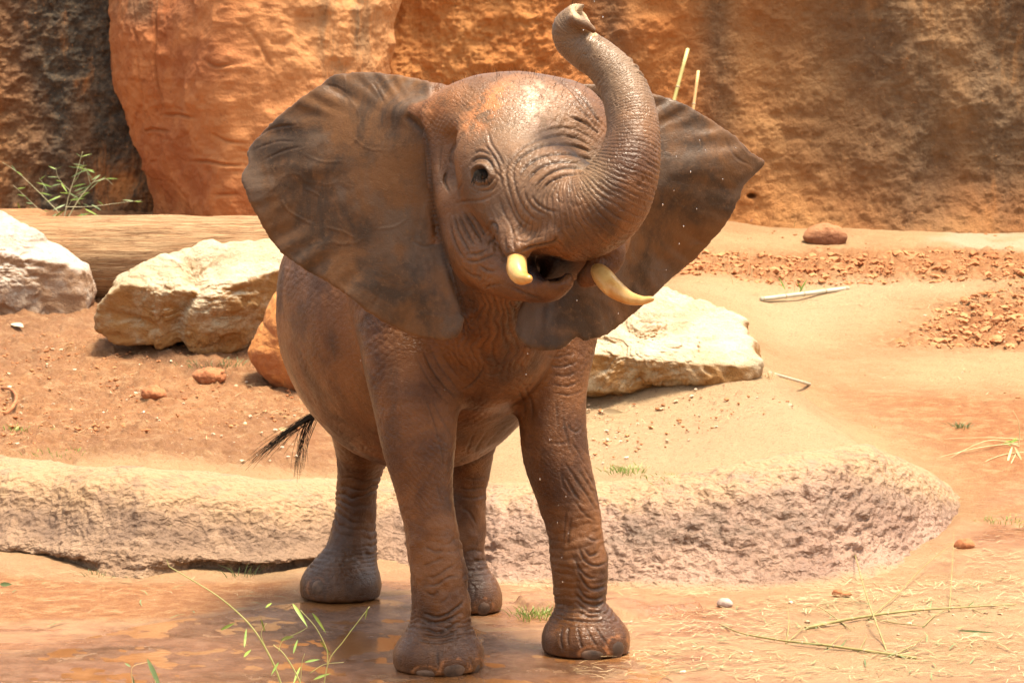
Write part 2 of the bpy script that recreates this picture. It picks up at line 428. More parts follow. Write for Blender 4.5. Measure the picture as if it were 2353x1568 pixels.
# ------------------------------------------------------------------ terrain
def world_curve(px_pts, z=None, Y=None):
    w_ = np.array([PZ(a, b, z) if z is not None else P(a, b, Y) for a, b in px_pts]); return w_
LB = world_curve([(-700, 1215), (-250, 1250), (0, 1285), (100, 1292), (200, 1312), (330, 1325), (450, 1312), (600, 1320), (740, 1305), (900, 1300),
                  (1140, 1332), (1400, 1335), (1550, 1342), (1700, 1345), (1900, 1332), (2050, 1300), (2150, 1268), (2230, 1228), (2300, 1200), (2500, 1140)], z=0.0)
LTpx = [(-700, 985), (-250, 1020), (0, 1050), (160, 1073), (330, 1085), (500, 1095), (700, 1110), (900, 1120), (1050, 1125), (1150, 1130),
        (1400, 1125), (1550, 1108), (1700, 1082), (1850, 1052), (2000, 1040), (2100, 1085), (2200, 1140), (2300, 1196), (2500, 1138)]
RUN = 0.5
def ybot(x): return np.interp(x, LB[:, 0], LB[:, 1])
LT = []
for a, b in LTpx:
    Y = 2.5
    for _ in range(6): Y = float(ybot(P(a, b, Y)[0])) + RUN
    LT.append(P(a, b, Y))
LT = np.array(LT)
def htop(x): return np.maximum(np.interp(x, LT[:, 0], LT[:, 2]), 0.03)
def base_h(Y): return np.maximum(Y - 1.9, 0) * 0.093
# right border of the raised bank: x as a function of Y
RB = np.array([[2.2, 1.88], [2.6, 1.80], [3.2, 1.62], [3.9, 1.42], [4.6, 1.25], [5.5, 1.15], [7.0, 1.2], [11, 1.5]])
def bank(x, Y):
    yb = ybot(x); h = htop(x)
    top = h + 0.06 * (Y - yb - RUN)
    top = np.where(Y < yb + RUN, h, top)
    m = sst(0.06, RUN * 1.0, Y - yb)
    side = 1 - sst(-0.38, 0.42, x - np.interp(Y, RB[:, 0], RB[:, 1]))
    far = 1 - sst(6.5, 9.5, Y)
    bh = base_h(Y)
    return bh + np.maximum(top - bh, 0) * m * side * (0.35 + 0.65 * far) , m, side
MOUNDS = []
def ground_h(x, Y):
    x = np.asarray(x, float); Y = np.asarray(Y, float)
    z, m, side = bank(x, Y)
    for mx, my, r1, r2, h in MOUNDS:
        z = z + h * np.exp(-((x - mx) / r1) ** 2 - ((Y - my) / r2) ** 2)
    return z
def G(px, py):
    """point of the ground seen at a pixel"""
    d = ray(px, py); t = 9.0
    for _ in range(2600):
        p = CAM + d * t
        if p[2] <= float(ground_h(p[0], p[1])): break
        t += 0.006
    return p
def on_ground(x, y, dz=0.0):
    return Vector((x, y, float(ground_h(x, y)) + dz))
g1 = G(500, 850); MOUNDS.append((g1[0] - 0.25, g1[1] + 0.55, 0.75, 0.5, 0.07))
g2 = G(1560, 930); MOUNDS.append((g2[0], g2[1] + 0.45, 0.62, 0.32, 0.13))

def poly_mask(px, py, poly, soft):
    """soft inside mask of a polygon"""
    poly = np.asarray(poly, float); d2 = np.full(px.shape, 1e18); ins = np.zeros(px.shape, bool)
    for i in range(len(poly)):
        a = poly[i]; b = poly[(i + 1) % len(poly)]; e = b - a
        t = np.clip(((px - a[0]) * e[0] + (py - a[1]) * e[1]) / (e @ e), 0, 1)
        d2 = np.minimum(d2, (px - a[0] - e[0] * t) ** 2 + (py - a[1] - e[1] * t) ** 2)
        if a[1] != b[1]:
            ins ^= ((a[1] > py) != (b[1] > py)) & (px < (b[0] - a[0]) * (py - a[1]) / (b[1] - a[1]) + a[0])
    sd = np.sqrt(d2) * np.where(ins, -1, 1)
    return 1 - sst(-soft, soft, sd), sd
def gpoly(pts): return [tuple(G(a, b)[:2]) for a, b in pts]

WALL_Y = 10.4
def build_ground():
    u = np.concatenate([np.linspace(-0.9, -0.185, 80)[:-1], np.linspace(-0.185, 0.185, 560), np.linspace(0.185, 0.9, 80)[1:]])
    D = np.concatenate([np.linspace(2, 9.8, 30)[:-1], 9.8 * np.exp(np.linspace(0, math.log(24.2 / 9.8), 470)), np.linspace(24.2, 30, 8)[1:]])
    X = (D[:, None] * u[None]).ravel(); Y = np.repeat(D - 12.0, len(u))
    z, m, side = bank(X, Y)
    for mx, my, r1, r2, h in MOUNDS:
        z = z + h * np.exp(-((X - mx) / r1) ** 2 - ((Y - my) / r2) ** 2)
    p = xyz(X, Y, np.zeros_like(X))
    yb = ybot(X)
    bankm = m * side
    # wet mud in front
    wet = (1 - sst(-0.5, 0.25, Y - yb)) * 1.0
    wet = np.clip(wet + 0.0, 0, 1)
    dryR, _ = poly_mask(X, Y, gpoly([(1750, 1380), (2352, 1260), (2900, 1200), (2900, 1560), (2352, 1560), (1700, 1560)]), 0.25)
    wet = wet * (1 - 0.6 * dryR)
    dryL, _ = poly_mask(X, Y, gpoly([(-300, 1290), (300, 1340), (690, 1330), (700, 1370), (500, 1420), (0, 1430), (-300, 1440)]), 0.12)
    wet = wet * (1 - 0.9 * dryL)
    red, _ = poly_mask(X, Y, gpoly([(1900, 900), (2000, 960), (2150, 1060), (2290, 1190), (2352, 1230), (3000, 1250), (3000, 900), (2200, 900)]), 0.4)
    red2, _ = poly_mask(X, Y, gpoly([(2050, 790), (2150, 700), (2400, 610), (3000, 600), (3000, 800), (2352, 800)]), 0.3)
    red3, _ = poly_mask(X, Y, gpoly([(1500, 640), (1560, 600), (1700, 570), (1900, 570), (2352, 570), (3000, 570), (3000, 635), (2200, 640), (1800, 650)]), 0.3)
    redL = bankm * (1 - sst(-0.9, -0.4, X)) * sst(2.6, 3.3, Y) * 0.8
    soilL = bankm * (1 - sst(-0.9, -0.4, X)) * sst(2.7, 3.3, Y) * (0.25 + 0.75 * np.clip(.5 + 1.5 * fbm(p, 2.0, 3, .5, 77.), 0, 1))
    redall = np.clip(np.maximum.reduce([red, red2, red3 * 0.9, redL, dryL * 0.95]), 0, 1)
    pale, _ = poly_mask(X, Y, gpoly([(1600, 660), (1900, 640), (2352, 645), (2900, 650), (2900, 690), (2100, 680), (1800, 790), (1700, 700)]), 0.35)
    pale2 = np.clip(bankm, 0, 1) * (sst(-0.7, 0.2, X)) * (1 - sst(4.2, 4.8, Y)) * 0.6
    pale = np.clip(np.maximum(pale * 0.8, pale2), 0, 1) * (1 - red2 * 0.7)
    # relief
    n1 = fbm(p, 1.1, 3); n2 = fbm(p, 7, 4, 0.55, 3.1); r3 = ridged(p, 16, 4, 0.6, 5.0); n4 = fbm(p, 34, 3, 0.6, 8.0)
    frontm = 1 - sst(-0.1, 0.4, Y - yb)
    fine = np.abs(X / (Y + 12)) < 0.25
    dirtL = bankm * (1 - sst(-1.0, -0.5, X)) * sst(2.4, 3.0, Y)
    clod = np.clip(np.maximum(red2, red3), 0, 1)
    z = z + 0.02 * n1 * sst(2.0, 3.5, Y) + n2 * (0.006 + 0.016 * clod + 0.020 * dirtL + 0.004 * (1 - frontm))
    z = z - 0.022 * dirtL * np.clip(r3, -.2, 1) + 0.045 * clod * np.clip(-r3 + 0.1, -1, 1) + n4 * (0.002 + 0.011 * dirtL + 0.008 * clod + 0.0022 * bankm) * fine
    tracks = fbm(p * np.array([1.0, 4.5, 1]), 1.6, 4, 0.55, 2.0)
    path = sst(1.0, 1.6, X) * (1 - clod)
    z = z + 0.014 * tracks * path * sst(2.0, 3.0, Y)
    z = z + frontm * ((0.006 * fbm(p, 4.0, 3, 0.5, 4.0) + 0.003 * fbm(p, 22, 3, 0.6, 14.0))) * fine
    # feet press in: keep the ground flat at the feet
    # soil is hidden under the ledge sheet
    dip = sst(0.0, 0.12, Y - yb) * (1 - sst(RUN * 0.82, RUN * 1.12, Y - yb)) * side
    z = z - 0.06 * dip
    crust, _ = poly_mask(X, Y, gpoly([(1185, 1385), (1260, 1372), (1420, 1375), (1600, 1385), (1612, 1398), (1420, 1420), (1330, 1412), (1215, 1405)]), 0.012)
    z = z + 0.034 * crust * (0.8 + 0.8 * n2)
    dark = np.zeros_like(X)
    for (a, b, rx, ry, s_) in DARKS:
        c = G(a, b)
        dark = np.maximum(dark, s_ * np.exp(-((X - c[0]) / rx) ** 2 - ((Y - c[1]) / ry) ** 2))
    me = np_mesh('ground', xyz(X, Y, z), grid_quads(len(D), len(u))[:, ::-1])
    pool = poly_mask(X, Y, gpoly([(150, 1480), (300, 1440), (500, 1410), (680, 1385), (880, 1375), (960, 1400), (1200, 1480), (1480, 1500), (1350, 1600), (600, 1640), (0, 1640), (-100, 1520)]), 0.10)[0]
    z = z - 0.006 * pool
    lichen = poly_mask(X, Y, gpoly([(2120, 548), (2200, 532), (2420, 535), (2420, 575), (2160, 570)]), .12)[0] * np.clip(.7 + 1.5 * fbm(p, 5, 3, .5, 55.), 0, 1)
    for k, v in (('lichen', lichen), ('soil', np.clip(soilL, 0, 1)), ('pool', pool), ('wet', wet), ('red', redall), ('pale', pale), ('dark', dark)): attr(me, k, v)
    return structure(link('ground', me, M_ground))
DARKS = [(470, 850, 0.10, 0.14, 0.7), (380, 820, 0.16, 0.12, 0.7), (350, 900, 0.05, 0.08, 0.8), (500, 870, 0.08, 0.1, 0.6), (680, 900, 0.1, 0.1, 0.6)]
build_ground()
def build_puddle():
    # one level sheet of muddy water; the uneven mud cuts its shoreline
    q = np.array(gpoly([(60, 1500), (300, 1440), (500, 1410), (680, 1384), (880, 1376), (980, 1400), (1200, 1475), (1500, 1496), (1560, 1530), (1300, 1640), (600, 1700), (0, 1680), (-150, 1560)]))
    b = catmull(np.vstack([q, q[:1]]), 160)[:-1]; c = b.mean(0)
    V = []; Q = []; nr = 14; n = len(b)
    for k in range(nr + 1): V.append(np.column_stack([c + (b - c) * (0.02 + 0.98 * k / nr), np.full(n, -0.0008)]))
    for k in range(nr):
        for i in range(n): Q.append((k * n + i, (k + 1) * n + i, (k + 1) * n + (i + 1) % n, k * n + (i + 1) % n))
    me = np_mesh('puddle', np.vstack(V), Q)
    if normals(me)[:, 2].mean() < 0: me = np_mesh('puddle', np.vstack(V), np.array(Q)[:, ::-1])
    s_ = Nodes('muddy_water')
    col = s_.mix(s_.ramp(s_.noise(5, 5, 0.6, 0.4), 0.38, 0.62), (0.19, 0.078, 0.027), (0.27, 0.125, 0.052))
    bmp = s_.bump(s_.noise(26, 4, 0.6, 0.5), 0.10, 0.006)
    return structure(link('puddle', me, s_.done(col, 0.09, bmp, 0.5)))
build_puddle()

def build_ledge():
    xs = np.concatenate([np.linspace(-5, -2.25, 160)[:-1], np.linspace(-2.25, 1.98, 860)])
    lipw = np.clip(1 - sst(-0.72, -0.35, xs) + 0.25 * np.exp(-((xs - 0.55) / 0.35) ** 2), 0, 1)
    brk = fbm(xyz(xs, 0 * xs, 0 * xs), 3.0, 4, 0.6, 5.5)
    prof0 = np.array([(-0.20, -0.09), (-0.13, -0.005), (-0.06, 0.045), (0.015, 0.115), (0.09, 0.28), (0.17, 0.52), (0.26, 0.76), (0.36, 0.93), (0.48, 1.01), (0.62, 1.02), (0.76, 0.97)])
    prof1 = np.array([(0.05, -0.12), (0.045, 0.02), (0.02, 0.07), (-0.03, 0.10), (-0.04, 0.16), (0.05, 0.25), (0.14, 0.48), (0.22, 0.74), (0.33, 0.93), (0.47, 1.01), (0.76, 0.97)])
    ns = 115
    c0 = catmull(prof0, ns); c1 = catmull(prof1, ns)
    lw = np.clip(lipw * (0.75 + 0.9 * brk), 0, 1)
    pr = c0[None] * (1 - lw[:, None, None]) + c1[None] * lw[:, None, None]
    yb = ybot(xs) + 0.03 * brk; h = htop(xs)
    X = np.repeat(xs, ns).reshape(len(xs), ns)
    Y = yb[:, None] + pr[..., 0] * (RUN / 0.5)
    z = pr[..., 1] * h[:, None] + 0.012
    V = xyz(X, Y, z)
    fr = np.tile(np.linspace(0, 1, ns), len(xs))
    q = V * np.array([1.0, 1.0, 1.0])
    big = fbm(q, 2.2, 3, 0.5, 1.0); rg = ridged(q, 13, 4, 0.6, 2.0); sm = np.abs(fbm(q, 20, 4, 0.6, 3.0)) * 2 - .4
    # the relief is raked diagonally, as trowelled
    sk = np.stack([V[:, 0] * 0.8 + V[:, 2] * 0.9, V[:, 1], V[:, 2] * 1.7 - V[:, 0] * 0.3], -1)
    rk = np.abs(fbm(sk, 13, 4, 0.6, 7.0)) * 2.4 - .5
    endf = sst(0, 0.06, fr) * (1 - sst(0.85, 1.0, fr) * 0.8)
    facem = sst(0.1, 0.25, fr) * (1 - sst(0.66, 0.84, fr))
    dsp = 0.03 * big * endf + ((0.006 * rg + 0.010 * sm) + 0.022 * rk * (0.55 + 0.45 * sst(-.7, .1, V[:, 0]))) * (0.35 + 0.65 * facem) * endf * (1 - 0.6 * sst(1.35, 1.85, V[:, 0]))
    me = np_mesh('rock_ledge', V, grid_quads(len(xs), ns))
    N = normals(me)
    if N[:, 2].mean() < 0: N = -N
    V = V + N * dsp[:, None]
    # buried at the very top, where the soil takes over
    V[:, 2] -= 0.05 * sst(0.9, 1.0, fr) * 1.0
    me = np_mesh('rock_ledge', V, grid_quads(len(xs), ns))
    if normals(me)[:, 2].mean() < 0:
        me = np_mesh('rock_ledge', V, grid_quads(len(xs), ns)[:, ::-1])
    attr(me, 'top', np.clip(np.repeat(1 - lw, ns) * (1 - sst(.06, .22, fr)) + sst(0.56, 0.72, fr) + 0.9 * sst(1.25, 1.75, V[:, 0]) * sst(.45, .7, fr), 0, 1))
    attr(me, 'wet', np.clip(sst(-0.75, -0.1, V[:, 0]) * facem * (0.9 + 0.5 * big), 0, 1))
    stn = np.exp(-((fr - 0.54) / 0.10) ** 2) * (0.6 + 0.6 * np.exp(-((V[:, 0] - 0.75) / 0.5) ** 2) + 0.8 * np.exp(-((V[:, 0] + 1.6) / 0.5) ** 2))
    attr(me, 'stain', np.clip(stn, 0, 1))
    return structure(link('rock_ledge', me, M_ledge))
build_ledge()

# ------------------------------------------------------------------ cliff wall
def wall_base(x):
    return WALL_Y + 0.35 * sst(-0.2, -2.6, -x * 0 + 0) + 0.55 * (1 - sst(-2.2, -1.7, x)) - 0.25 * sst(1.0, 3.0, x)
def build_wall():
    xs = np.concatenate([np.linspace(-12, -3.5, 150)[:-1], np.linspace(-3.5, 3.5, 700), np.linspace(3.5, 12, 150)[1:]])
    zs = np.concatenate([np.linspace(-0.3, 0.4, 10)[:-1], np.linspace(0.4, 2.45, 240), np.linspace(2.45, 2.85, 14)[1:]])
    X = np.repeat(xs, len(zs)); Z = np.tile(zs, len(xs))
    Y = wall_base(X) + 0.05 * (Z - 0.8)
    Y = Y - 0.55 * np.clip(1.15 - Z, 0, 1) ** 2 * sst(0.4, 1.6, X)       # the foot flares out at the right
    p = xyz(X, Y * 0, Z)
    vert = fbm(p * np.array([1, 1, 0.3]), 1.3, 3, 0.5, 4.0)
    rough = 0.46 + 0.54 * np.exp(-((X + 0.15) / 0.65) ** 2) + 0.35 * (1 - sst(-2.1, -1.8, X))
    rg = ridged(p, 7.5, 4, 0.6, 3.0); n2 = fbm(p, 15, 4, 0.6, 6.0); n1 = fbm(p, 2.6, 3, 0.5, 9)
    Y = Y + 0.10 * vert + 0.07 * n1 - rough * (0.030 * rg + 0.042 * n2 + 0.016 * np.abs(fbm(p, 30, 3, 0.6, 16.0)))
    # the small hole at the foot
    hx, hy = P(1738, 461, 9.9)[0], P(1738, 461, 9.9)[2]
    Y = Y + 0.10 * np.exp(-(((X - hx) / 0.026) ** 2 + ((Z - hy) / 0.014) ** 2) ** 2)
    me = np_mesh('cliff_wall', xyz(X, Y, Z), grid_quads(len(xs), len(zs)))
    if normals(me)[:, 1].mean() > 0:
        me = np_mesh('cliff_wall', xyz(X, Y, Z), grid_quads(len(xs), len(zs))[:, ::-1])
    px, py = proj(xyz(X, np.full_like(X, WALL_Y), Z))
    def band(c, w_, t=0, b=900, s=1.0): return s * np.exp(-((px - c - 0.05 * (py - 300)) / w_) ** 2) * (1 - sst(b - 200, b + 100, py))
    st = np.maximum.reduce([0.95 * (1 - sst(280, 420, px)), band(800, 70, b=330, s=.55), band(1420, 70, b=420, s=.8), band(1330, 40, b=300, s=.4), band(1660, 55, b=420, s=.6),
                            band(2050, 210, b=620, s=.75), band(2290, 130, b=560, s=.8), band(2400, 150, b=560, s=.9)])
    st = st * (0.62 + 0.5 * np.clip(0.5 + 1.6 * fbm(p * np.array([1.5, 1, 0.4]), 1.6, 4, 0.6, 2.0), 0, 1.4))
    attr(me, 'stain', np.clip(st, 0, 1))
    attr(me, 'brown', np.clip(sst(1420, 1900, px) * (1 - sst(330, 480, py) * 0.6) , 0, 1))
    o = link('cliff_wall', me, M_wall)
    return tag(o, 'rough orange clay cliff wall with dark vertical stains behind the enclosure', 'cliff wall')
build_wall()

def build_outcrop():
    ed = [(238, -400), (240, -150), (243, 0), (236, 100), (250, 200), (288, 300), (322, 400), (342, 460), (352, 500), (360, 560), (362, 620)]
    Y0 = 9.55
    L = np.array([P(a - 30, b, Y0 + 0.25) for a, b in ed])
    zs = np.concatenate([np.linspace(0.55, 2.6, 270), np.linspace(2.6, 2.95, 14)[1:]])
    xl = np.interp(zs, L[::-1, 2], L[::-1, 0])
    xr = np.full_like(zs, P(905, 300, Y0)[0]) + 0.06 * np.sin(zs * 3)
    nth = 320
    th = np.linspace(0, np.pi, nth)
    Zg = np.repeat(zs, nth)
    xc = (xl + xr) / 2; a = (xr - xl) / 2
    cx = np.cos(th); sy = np.sin(th)
    ex = np.sign(cx) * np.abs(cx) ** 0.72; ey = sy ** 0.8
    X = xc[:, None] - a[:, None] * ex[None]
    skew = 1 - 0.32 * np.linspace(0, 1, nth)[None] ** 1.3            # less deep to the right, where it runs into the wall
    dep = (0.95 - 0.16 * np.clip((zs - 1.5), -1, 2) ** 2)[:, None]
    Y = wall_base(X) + 0.15 - dep * ey[None] * skew
    V = xyz(X, Y, zs[:, None])
    me = np_mesh('rock_outcrop', V, grid_quads(len(zs), nth))
    N = normals(me)
    if N[:, 1].mean() > 0: N = -N
    big = fbm(V, 1.5, 3, 0.5, 3.3)
    facet = ridged(V * np.array([1, 1, 1.3]), 2.6, 2, 0.5, 8.0)
    # long joints, near vertical and near level
    j1 = np.abs(fbm(V * np.array([1.0, 1.0, 0.22]), 2.3, 3, 0.5, 11.0)); j2 = np.abs(fbm(V * np.array([0.35, 0.35, 1.5]), 2.1, 3, 0.5, 21.0))
    j1 = 1 - sst(0, 0.035, j1); j2 = (1 - sst(0, 0.04, j2)) * (0.35 + 0.65 * (1 - sst(1.2, 1.7, V[:, 2])))
    stp = fbm(V * np.array([0.4, 0.4, 2.0]), 2.5, 3, 0.5, 4.0)
    n3 = fbm(V, 14, 4, 0.6, 1.0)
    d = 0.085 * big + 0.030 * facet + 0.008 * np.round(stp * 3) / 3 - 0.006 * np.maximum(j1, j2) + 0.020 * n3
    px, py = proj(V)
    CR = [[1.2, (1095, 0), (1080, 120), (1085, 250), (1075, 420), (1090, 560), (1115, 660), (1110, 790)], [1.3, (1110, 795), (1230, 790), (1380, 812)], [(930, 190), (960, 290)], [1.1, (920, 930), (1060, 890), (1210, 910)], [1.2, (1300, 1108), (1450, 1110), (1560, 1132), (1710, 1140)],
          [1.0, (1460, 915), (1560, 970), (1700, 985)], [1.0, (1460, 410), (1520, 462), (1620, 440)], [.8, (1340, 0), (1360, 130)], [.9, (1780, 300), (1870, 470)], [.7, (1040, 1105), (1110, 1100)], [.9, (1640, 1330), (1500, 1335)], [.8, (940, 300), (965, 520), (985, 740)], [.8, (840, 480), (870, 640), (885, 830)], [.8, (1640, 60), (1700, 180), (1800, 330)], [.7, (1730, 920), (1760, 1010)]]
    cd_, cg = carve(V, px, py, zm(0, 0, .334, CR), lambda x, y: 9.3, 3.2, 0.017, tol=1.2, lip=.2)
    d = d + cd_
    V = V + N * d[:, None]
    Q = grid_quads(len(zs), nth)
    me = np_mesh('rock_outcrop', V, Q)
    if normals(me)[:, 1].mean() > 0: me = np_mesh('rock_outcrop', V, Q[:, ::-1])
    px, py = proj(V)
    attr(me, 'pale', np.clip(sst(560, 760, px) * (1 - sst(90, 330, py)) * 0.8 + 0.35 * np.exp(-((px - 590) / 90) ** 2) * (1 - sst(350, 480, py)), 0, 1))
    attr(me, 'stain', np.clip(np.exp(-((px - 790) / 70) ** 2) * (1 - sst(80, 300, py)) + 0.7 * np.exp(-((px - 330) / 80) ** 2) * (1 - sst(20, 90, py)), 0, 1))
    return tag(link('rock_outcrop', me, M_out), 'tall bulging orange rock outcrop with cracks standing out from the cliff wall at left', 'rock outcrop')
build_outcrop()

# ------------------------------------------------------------------ rocks
_ico = {}
def sphere_grid(nu=220, nv=150):
    k = (nu, nv)
    if k not in _ico:
        th = np.linspace(0, 2 * np.pi, nu, endpoint=False); ph = np.linspace(1e-3, np.pi - 1e-3, nv)
        # poles along the view axis so that the outline follows theta
        d = np.stack([np.sin(ph)[:, None] * np.cos(th)[None], -np.cos(ph)[:, None] * np.ones(nu)[None], np.sin(ph)[:, None] * np.sin(th)[None]], -1).reshape(-1, 3)
        i = np.arange((nv - 1) * nu); r = i // nu; c = i % nu; c2 = (c + 1) % nu
        _ico[k] = (d, np.stack([r * nu + c, r * nu + c2, (r + 1) * nu + c2, (r + 1) * nu + c], -1))
    return _ico[k]
def rock(name, outline, center, contact, ry, mat, label, cat, cuts=(), amp=1.0, p=2.6, seed=0.0, nu=240, nv=160, group=None, clefts=(), sink=0.0, under=0.1, facets=1.0):
    g = G(*contact)
    Yc = g[1] + ry * 0.72
    c = P(center[0], center[1], Yc); k = mpp(Yc)
    o = np.array(outline, float); ang = np.arctan2(-(o[:, 1] - center[1]), o[:, 0] - center[0]); R = np.hypot(o[:, 1] - center[1], o[:, 0] - center[0]) * k
    s_ = np.argsort(ang); ang = ang[s_]; R = R[s_]
    aa = np.concatenate([ang - 2 * np.pi, ang, ang + 2 * np.pi]); RR = np.tile(R, 3)
    d, Q = sphere_grid(nu, nv)
    th = np.arctan2(d[:, 2], d[:, 0]); Rt = np.interp(th, aa, RR)
    for _ in range(0): pass
    cphi = np.hypot(d[:, 0], d[:, 2])
    r = ((cphi / Rt) ** p + (np.abs(d[:, 1]) / ry) ** p) ** (-1 / p)
    for nx, ny, nz, dist in cuts:
        nn = np.array([nx, ny, nz], float); nn /= np.linalg.norm(nn)
        q = d @ nn
        rc = np.where(q > 1e-3, dist / np.maximum(q, 1e-3), 1e3)
        kk = 0.025
        h = np.clip(0.5 + 0.5 * (rc - r) / kk, 0, 1)
        r = rc * (1 - h) + r * h - kk * h * (1 - h)
    V = d * r[:, None]
    big = fbm(V, 3.0, 3, 0.5, seed); rd = ridged(V * np.array([1, 1, 1.6]), 5.0, 4, 0.55, seed + 4); fc = np.round(fbm(V, 5.5, 2, 0.5, seed + 9) * 4) / 4; sm = fbm(V, 24, 4, 0.6, seed + 2)
    L = min(ry, R.mean())
    dd = L * amp * (0.11 * big - 0.09 * np.clip(rd, -0.2, 1) + 0.08 * facets * fc + 0.035 * sm)
    V = V * (1 + (dd / np.maximum(r, 1e-3)))[:, None]
    for pts, w_, dp in clefts:
        qx, qy = proj(V + c); cc = catmull(np.array(pts, float), 40); dd_ = np.full(len(V), 1e9); tt = np.zeros(len(V))
        for i_, q in enumerate(cc):
            e_ = np.hypot(qx - q[0], qy - q[1]); u_ = e_ < dd_; dd_[u_] = e_[u_]; tt[u_] = i_ / 39
        V = V * (1 - dp * np.exp(-(dd_ / w_) ** 2) * (d[:, 1] < 0.1) * np.clip(np.sin(np.pi * np.clip(tt, .06, .94)) * 2, 0, 1))[:, None]
    me = np_mesh(name, V, Q)
    N = normals(me)
    if (N * d).sum(1).mean() < 0:
        me = np_mesh(name, V, Q[:, ::-1]); N = normals(me)
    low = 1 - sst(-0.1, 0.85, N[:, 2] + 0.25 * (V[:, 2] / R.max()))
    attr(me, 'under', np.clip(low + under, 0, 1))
    ob = link(name, me, mat, None, Vector(c) - Vector((0, 0, sink)))
    return tag(ob, label, cat, group)

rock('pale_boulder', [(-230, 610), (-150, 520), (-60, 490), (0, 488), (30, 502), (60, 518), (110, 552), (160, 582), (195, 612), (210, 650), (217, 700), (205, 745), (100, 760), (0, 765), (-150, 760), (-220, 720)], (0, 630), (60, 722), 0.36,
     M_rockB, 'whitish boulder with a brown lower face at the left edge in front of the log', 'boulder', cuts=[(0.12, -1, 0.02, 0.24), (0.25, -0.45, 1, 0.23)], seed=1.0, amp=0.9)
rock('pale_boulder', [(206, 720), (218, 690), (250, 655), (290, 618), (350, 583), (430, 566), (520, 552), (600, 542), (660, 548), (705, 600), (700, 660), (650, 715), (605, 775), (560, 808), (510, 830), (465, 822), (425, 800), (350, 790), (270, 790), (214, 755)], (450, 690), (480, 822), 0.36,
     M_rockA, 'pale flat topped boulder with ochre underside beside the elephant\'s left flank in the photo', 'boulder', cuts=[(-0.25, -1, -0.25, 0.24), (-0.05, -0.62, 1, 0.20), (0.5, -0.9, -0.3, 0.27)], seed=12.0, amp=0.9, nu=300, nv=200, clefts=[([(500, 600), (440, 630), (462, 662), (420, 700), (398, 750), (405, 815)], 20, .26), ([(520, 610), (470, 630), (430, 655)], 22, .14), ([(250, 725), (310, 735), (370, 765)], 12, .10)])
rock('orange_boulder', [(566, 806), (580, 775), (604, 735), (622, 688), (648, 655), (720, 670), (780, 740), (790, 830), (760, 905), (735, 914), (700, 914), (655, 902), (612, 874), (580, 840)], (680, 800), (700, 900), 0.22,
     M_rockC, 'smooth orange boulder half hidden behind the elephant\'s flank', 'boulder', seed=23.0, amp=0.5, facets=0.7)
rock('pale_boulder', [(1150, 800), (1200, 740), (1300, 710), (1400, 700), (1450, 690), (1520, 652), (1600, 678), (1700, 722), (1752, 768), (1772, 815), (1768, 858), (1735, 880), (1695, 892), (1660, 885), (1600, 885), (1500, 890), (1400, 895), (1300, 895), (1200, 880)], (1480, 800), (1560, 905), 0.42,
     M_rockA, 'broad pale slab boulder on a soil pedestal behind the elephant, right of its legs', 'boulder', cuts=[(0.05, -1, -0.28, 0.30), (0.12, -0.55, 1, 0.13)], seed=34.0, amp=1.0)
rock('field_stone', [(1842, 545), (1855, 525), (1880, 514), (1915, 516), (1940, 528), (1950, 545), (1940, 562), (1900, 568), (1860, 566)], (1897, 544), (1897, 562), 0.10,
     M_rockD, 'rounded reddish stone lying alone near the cliff foot at right', 'stone', seed=45.0, amp=0.6, nu=90, nv=60)
rock('field_stone', [(1715, 508), (1722, 501), (1735, 500), (1744, 508), (1740, 516), (1722, 517)], (1730, 509), (1730, 515), 0.035,
     M_rockD, 'small pale stone at the cliff foot just right of the elephant\'s ear', 'stone', seed=46.0, amp=0.6, nu=60, nv=40)
rock('grey_stone', [(1645, 1386), (1650, 1377), (1665, 1373), (1680, 1378), (1685, 1386), (1678, 1394), (1655, 1394)], (1665, 1385), (1665, 1391), 0.03,
     M_greystone, 'small rounded grey stone on the wet ground right of the front foot', 'stone', seed=47.0, amp=0.5, nu=70, nv=46)
rock('clay_lump', [(1907, 1365), (1910, 1353), (1925, 1349), (1940, 1356), (1958, 1358), (1962, 1366), (1940, 1371), (1915, 1371)], (1932, 1362), (1932, 1369), 0.03,
     M_clod, 'red brown clay lump on the straw strewn ground at lower right', 'clay lump', seed=48.0, p=2.0, facets=2.0, amp=2.6, nu=70, nv=46)
rock('clay_lump', [(2190, 1255), (2195, 1243), (2215, 1238), (2235, 1242), (2240, 1252), (2225, 1262), (2200, 1262)], (2215, 1251), (2215, 1260), 0.03,
     M_clod, 'brown clay lump at the right tip of the rock ledge', 'clay lump', seed=49.0, p=2.0, facets=2.0, amp=2.6, nu=70, nv=46)
rock('clay_lump', [(320, 905), (330, 885), (350, 878), (375, 890), (385, 910), (370, 925), (335, 925)], (352, 903), (352, 920), 0.055,
     M_clod, 'dark rough clay lump on the bank below the middle boulder', 'clay lump', seed=50.0, p=2.0, facets=2.0, amp=2.6, nu=90, nv=60)
rock('clay_lump', [(440, 860), (460, 842), (490, 838), (520, 850), (525, 872), (500, 885), (450, 880)], (484, 864), (484, 880), 0.08,
     M_clod, 'red clay lump with dry grass under the front of the middle boulder', 'clay lump', seed=51.0, p=2.0, facets=2.0, amp=2.6, nu=90, nv=60)

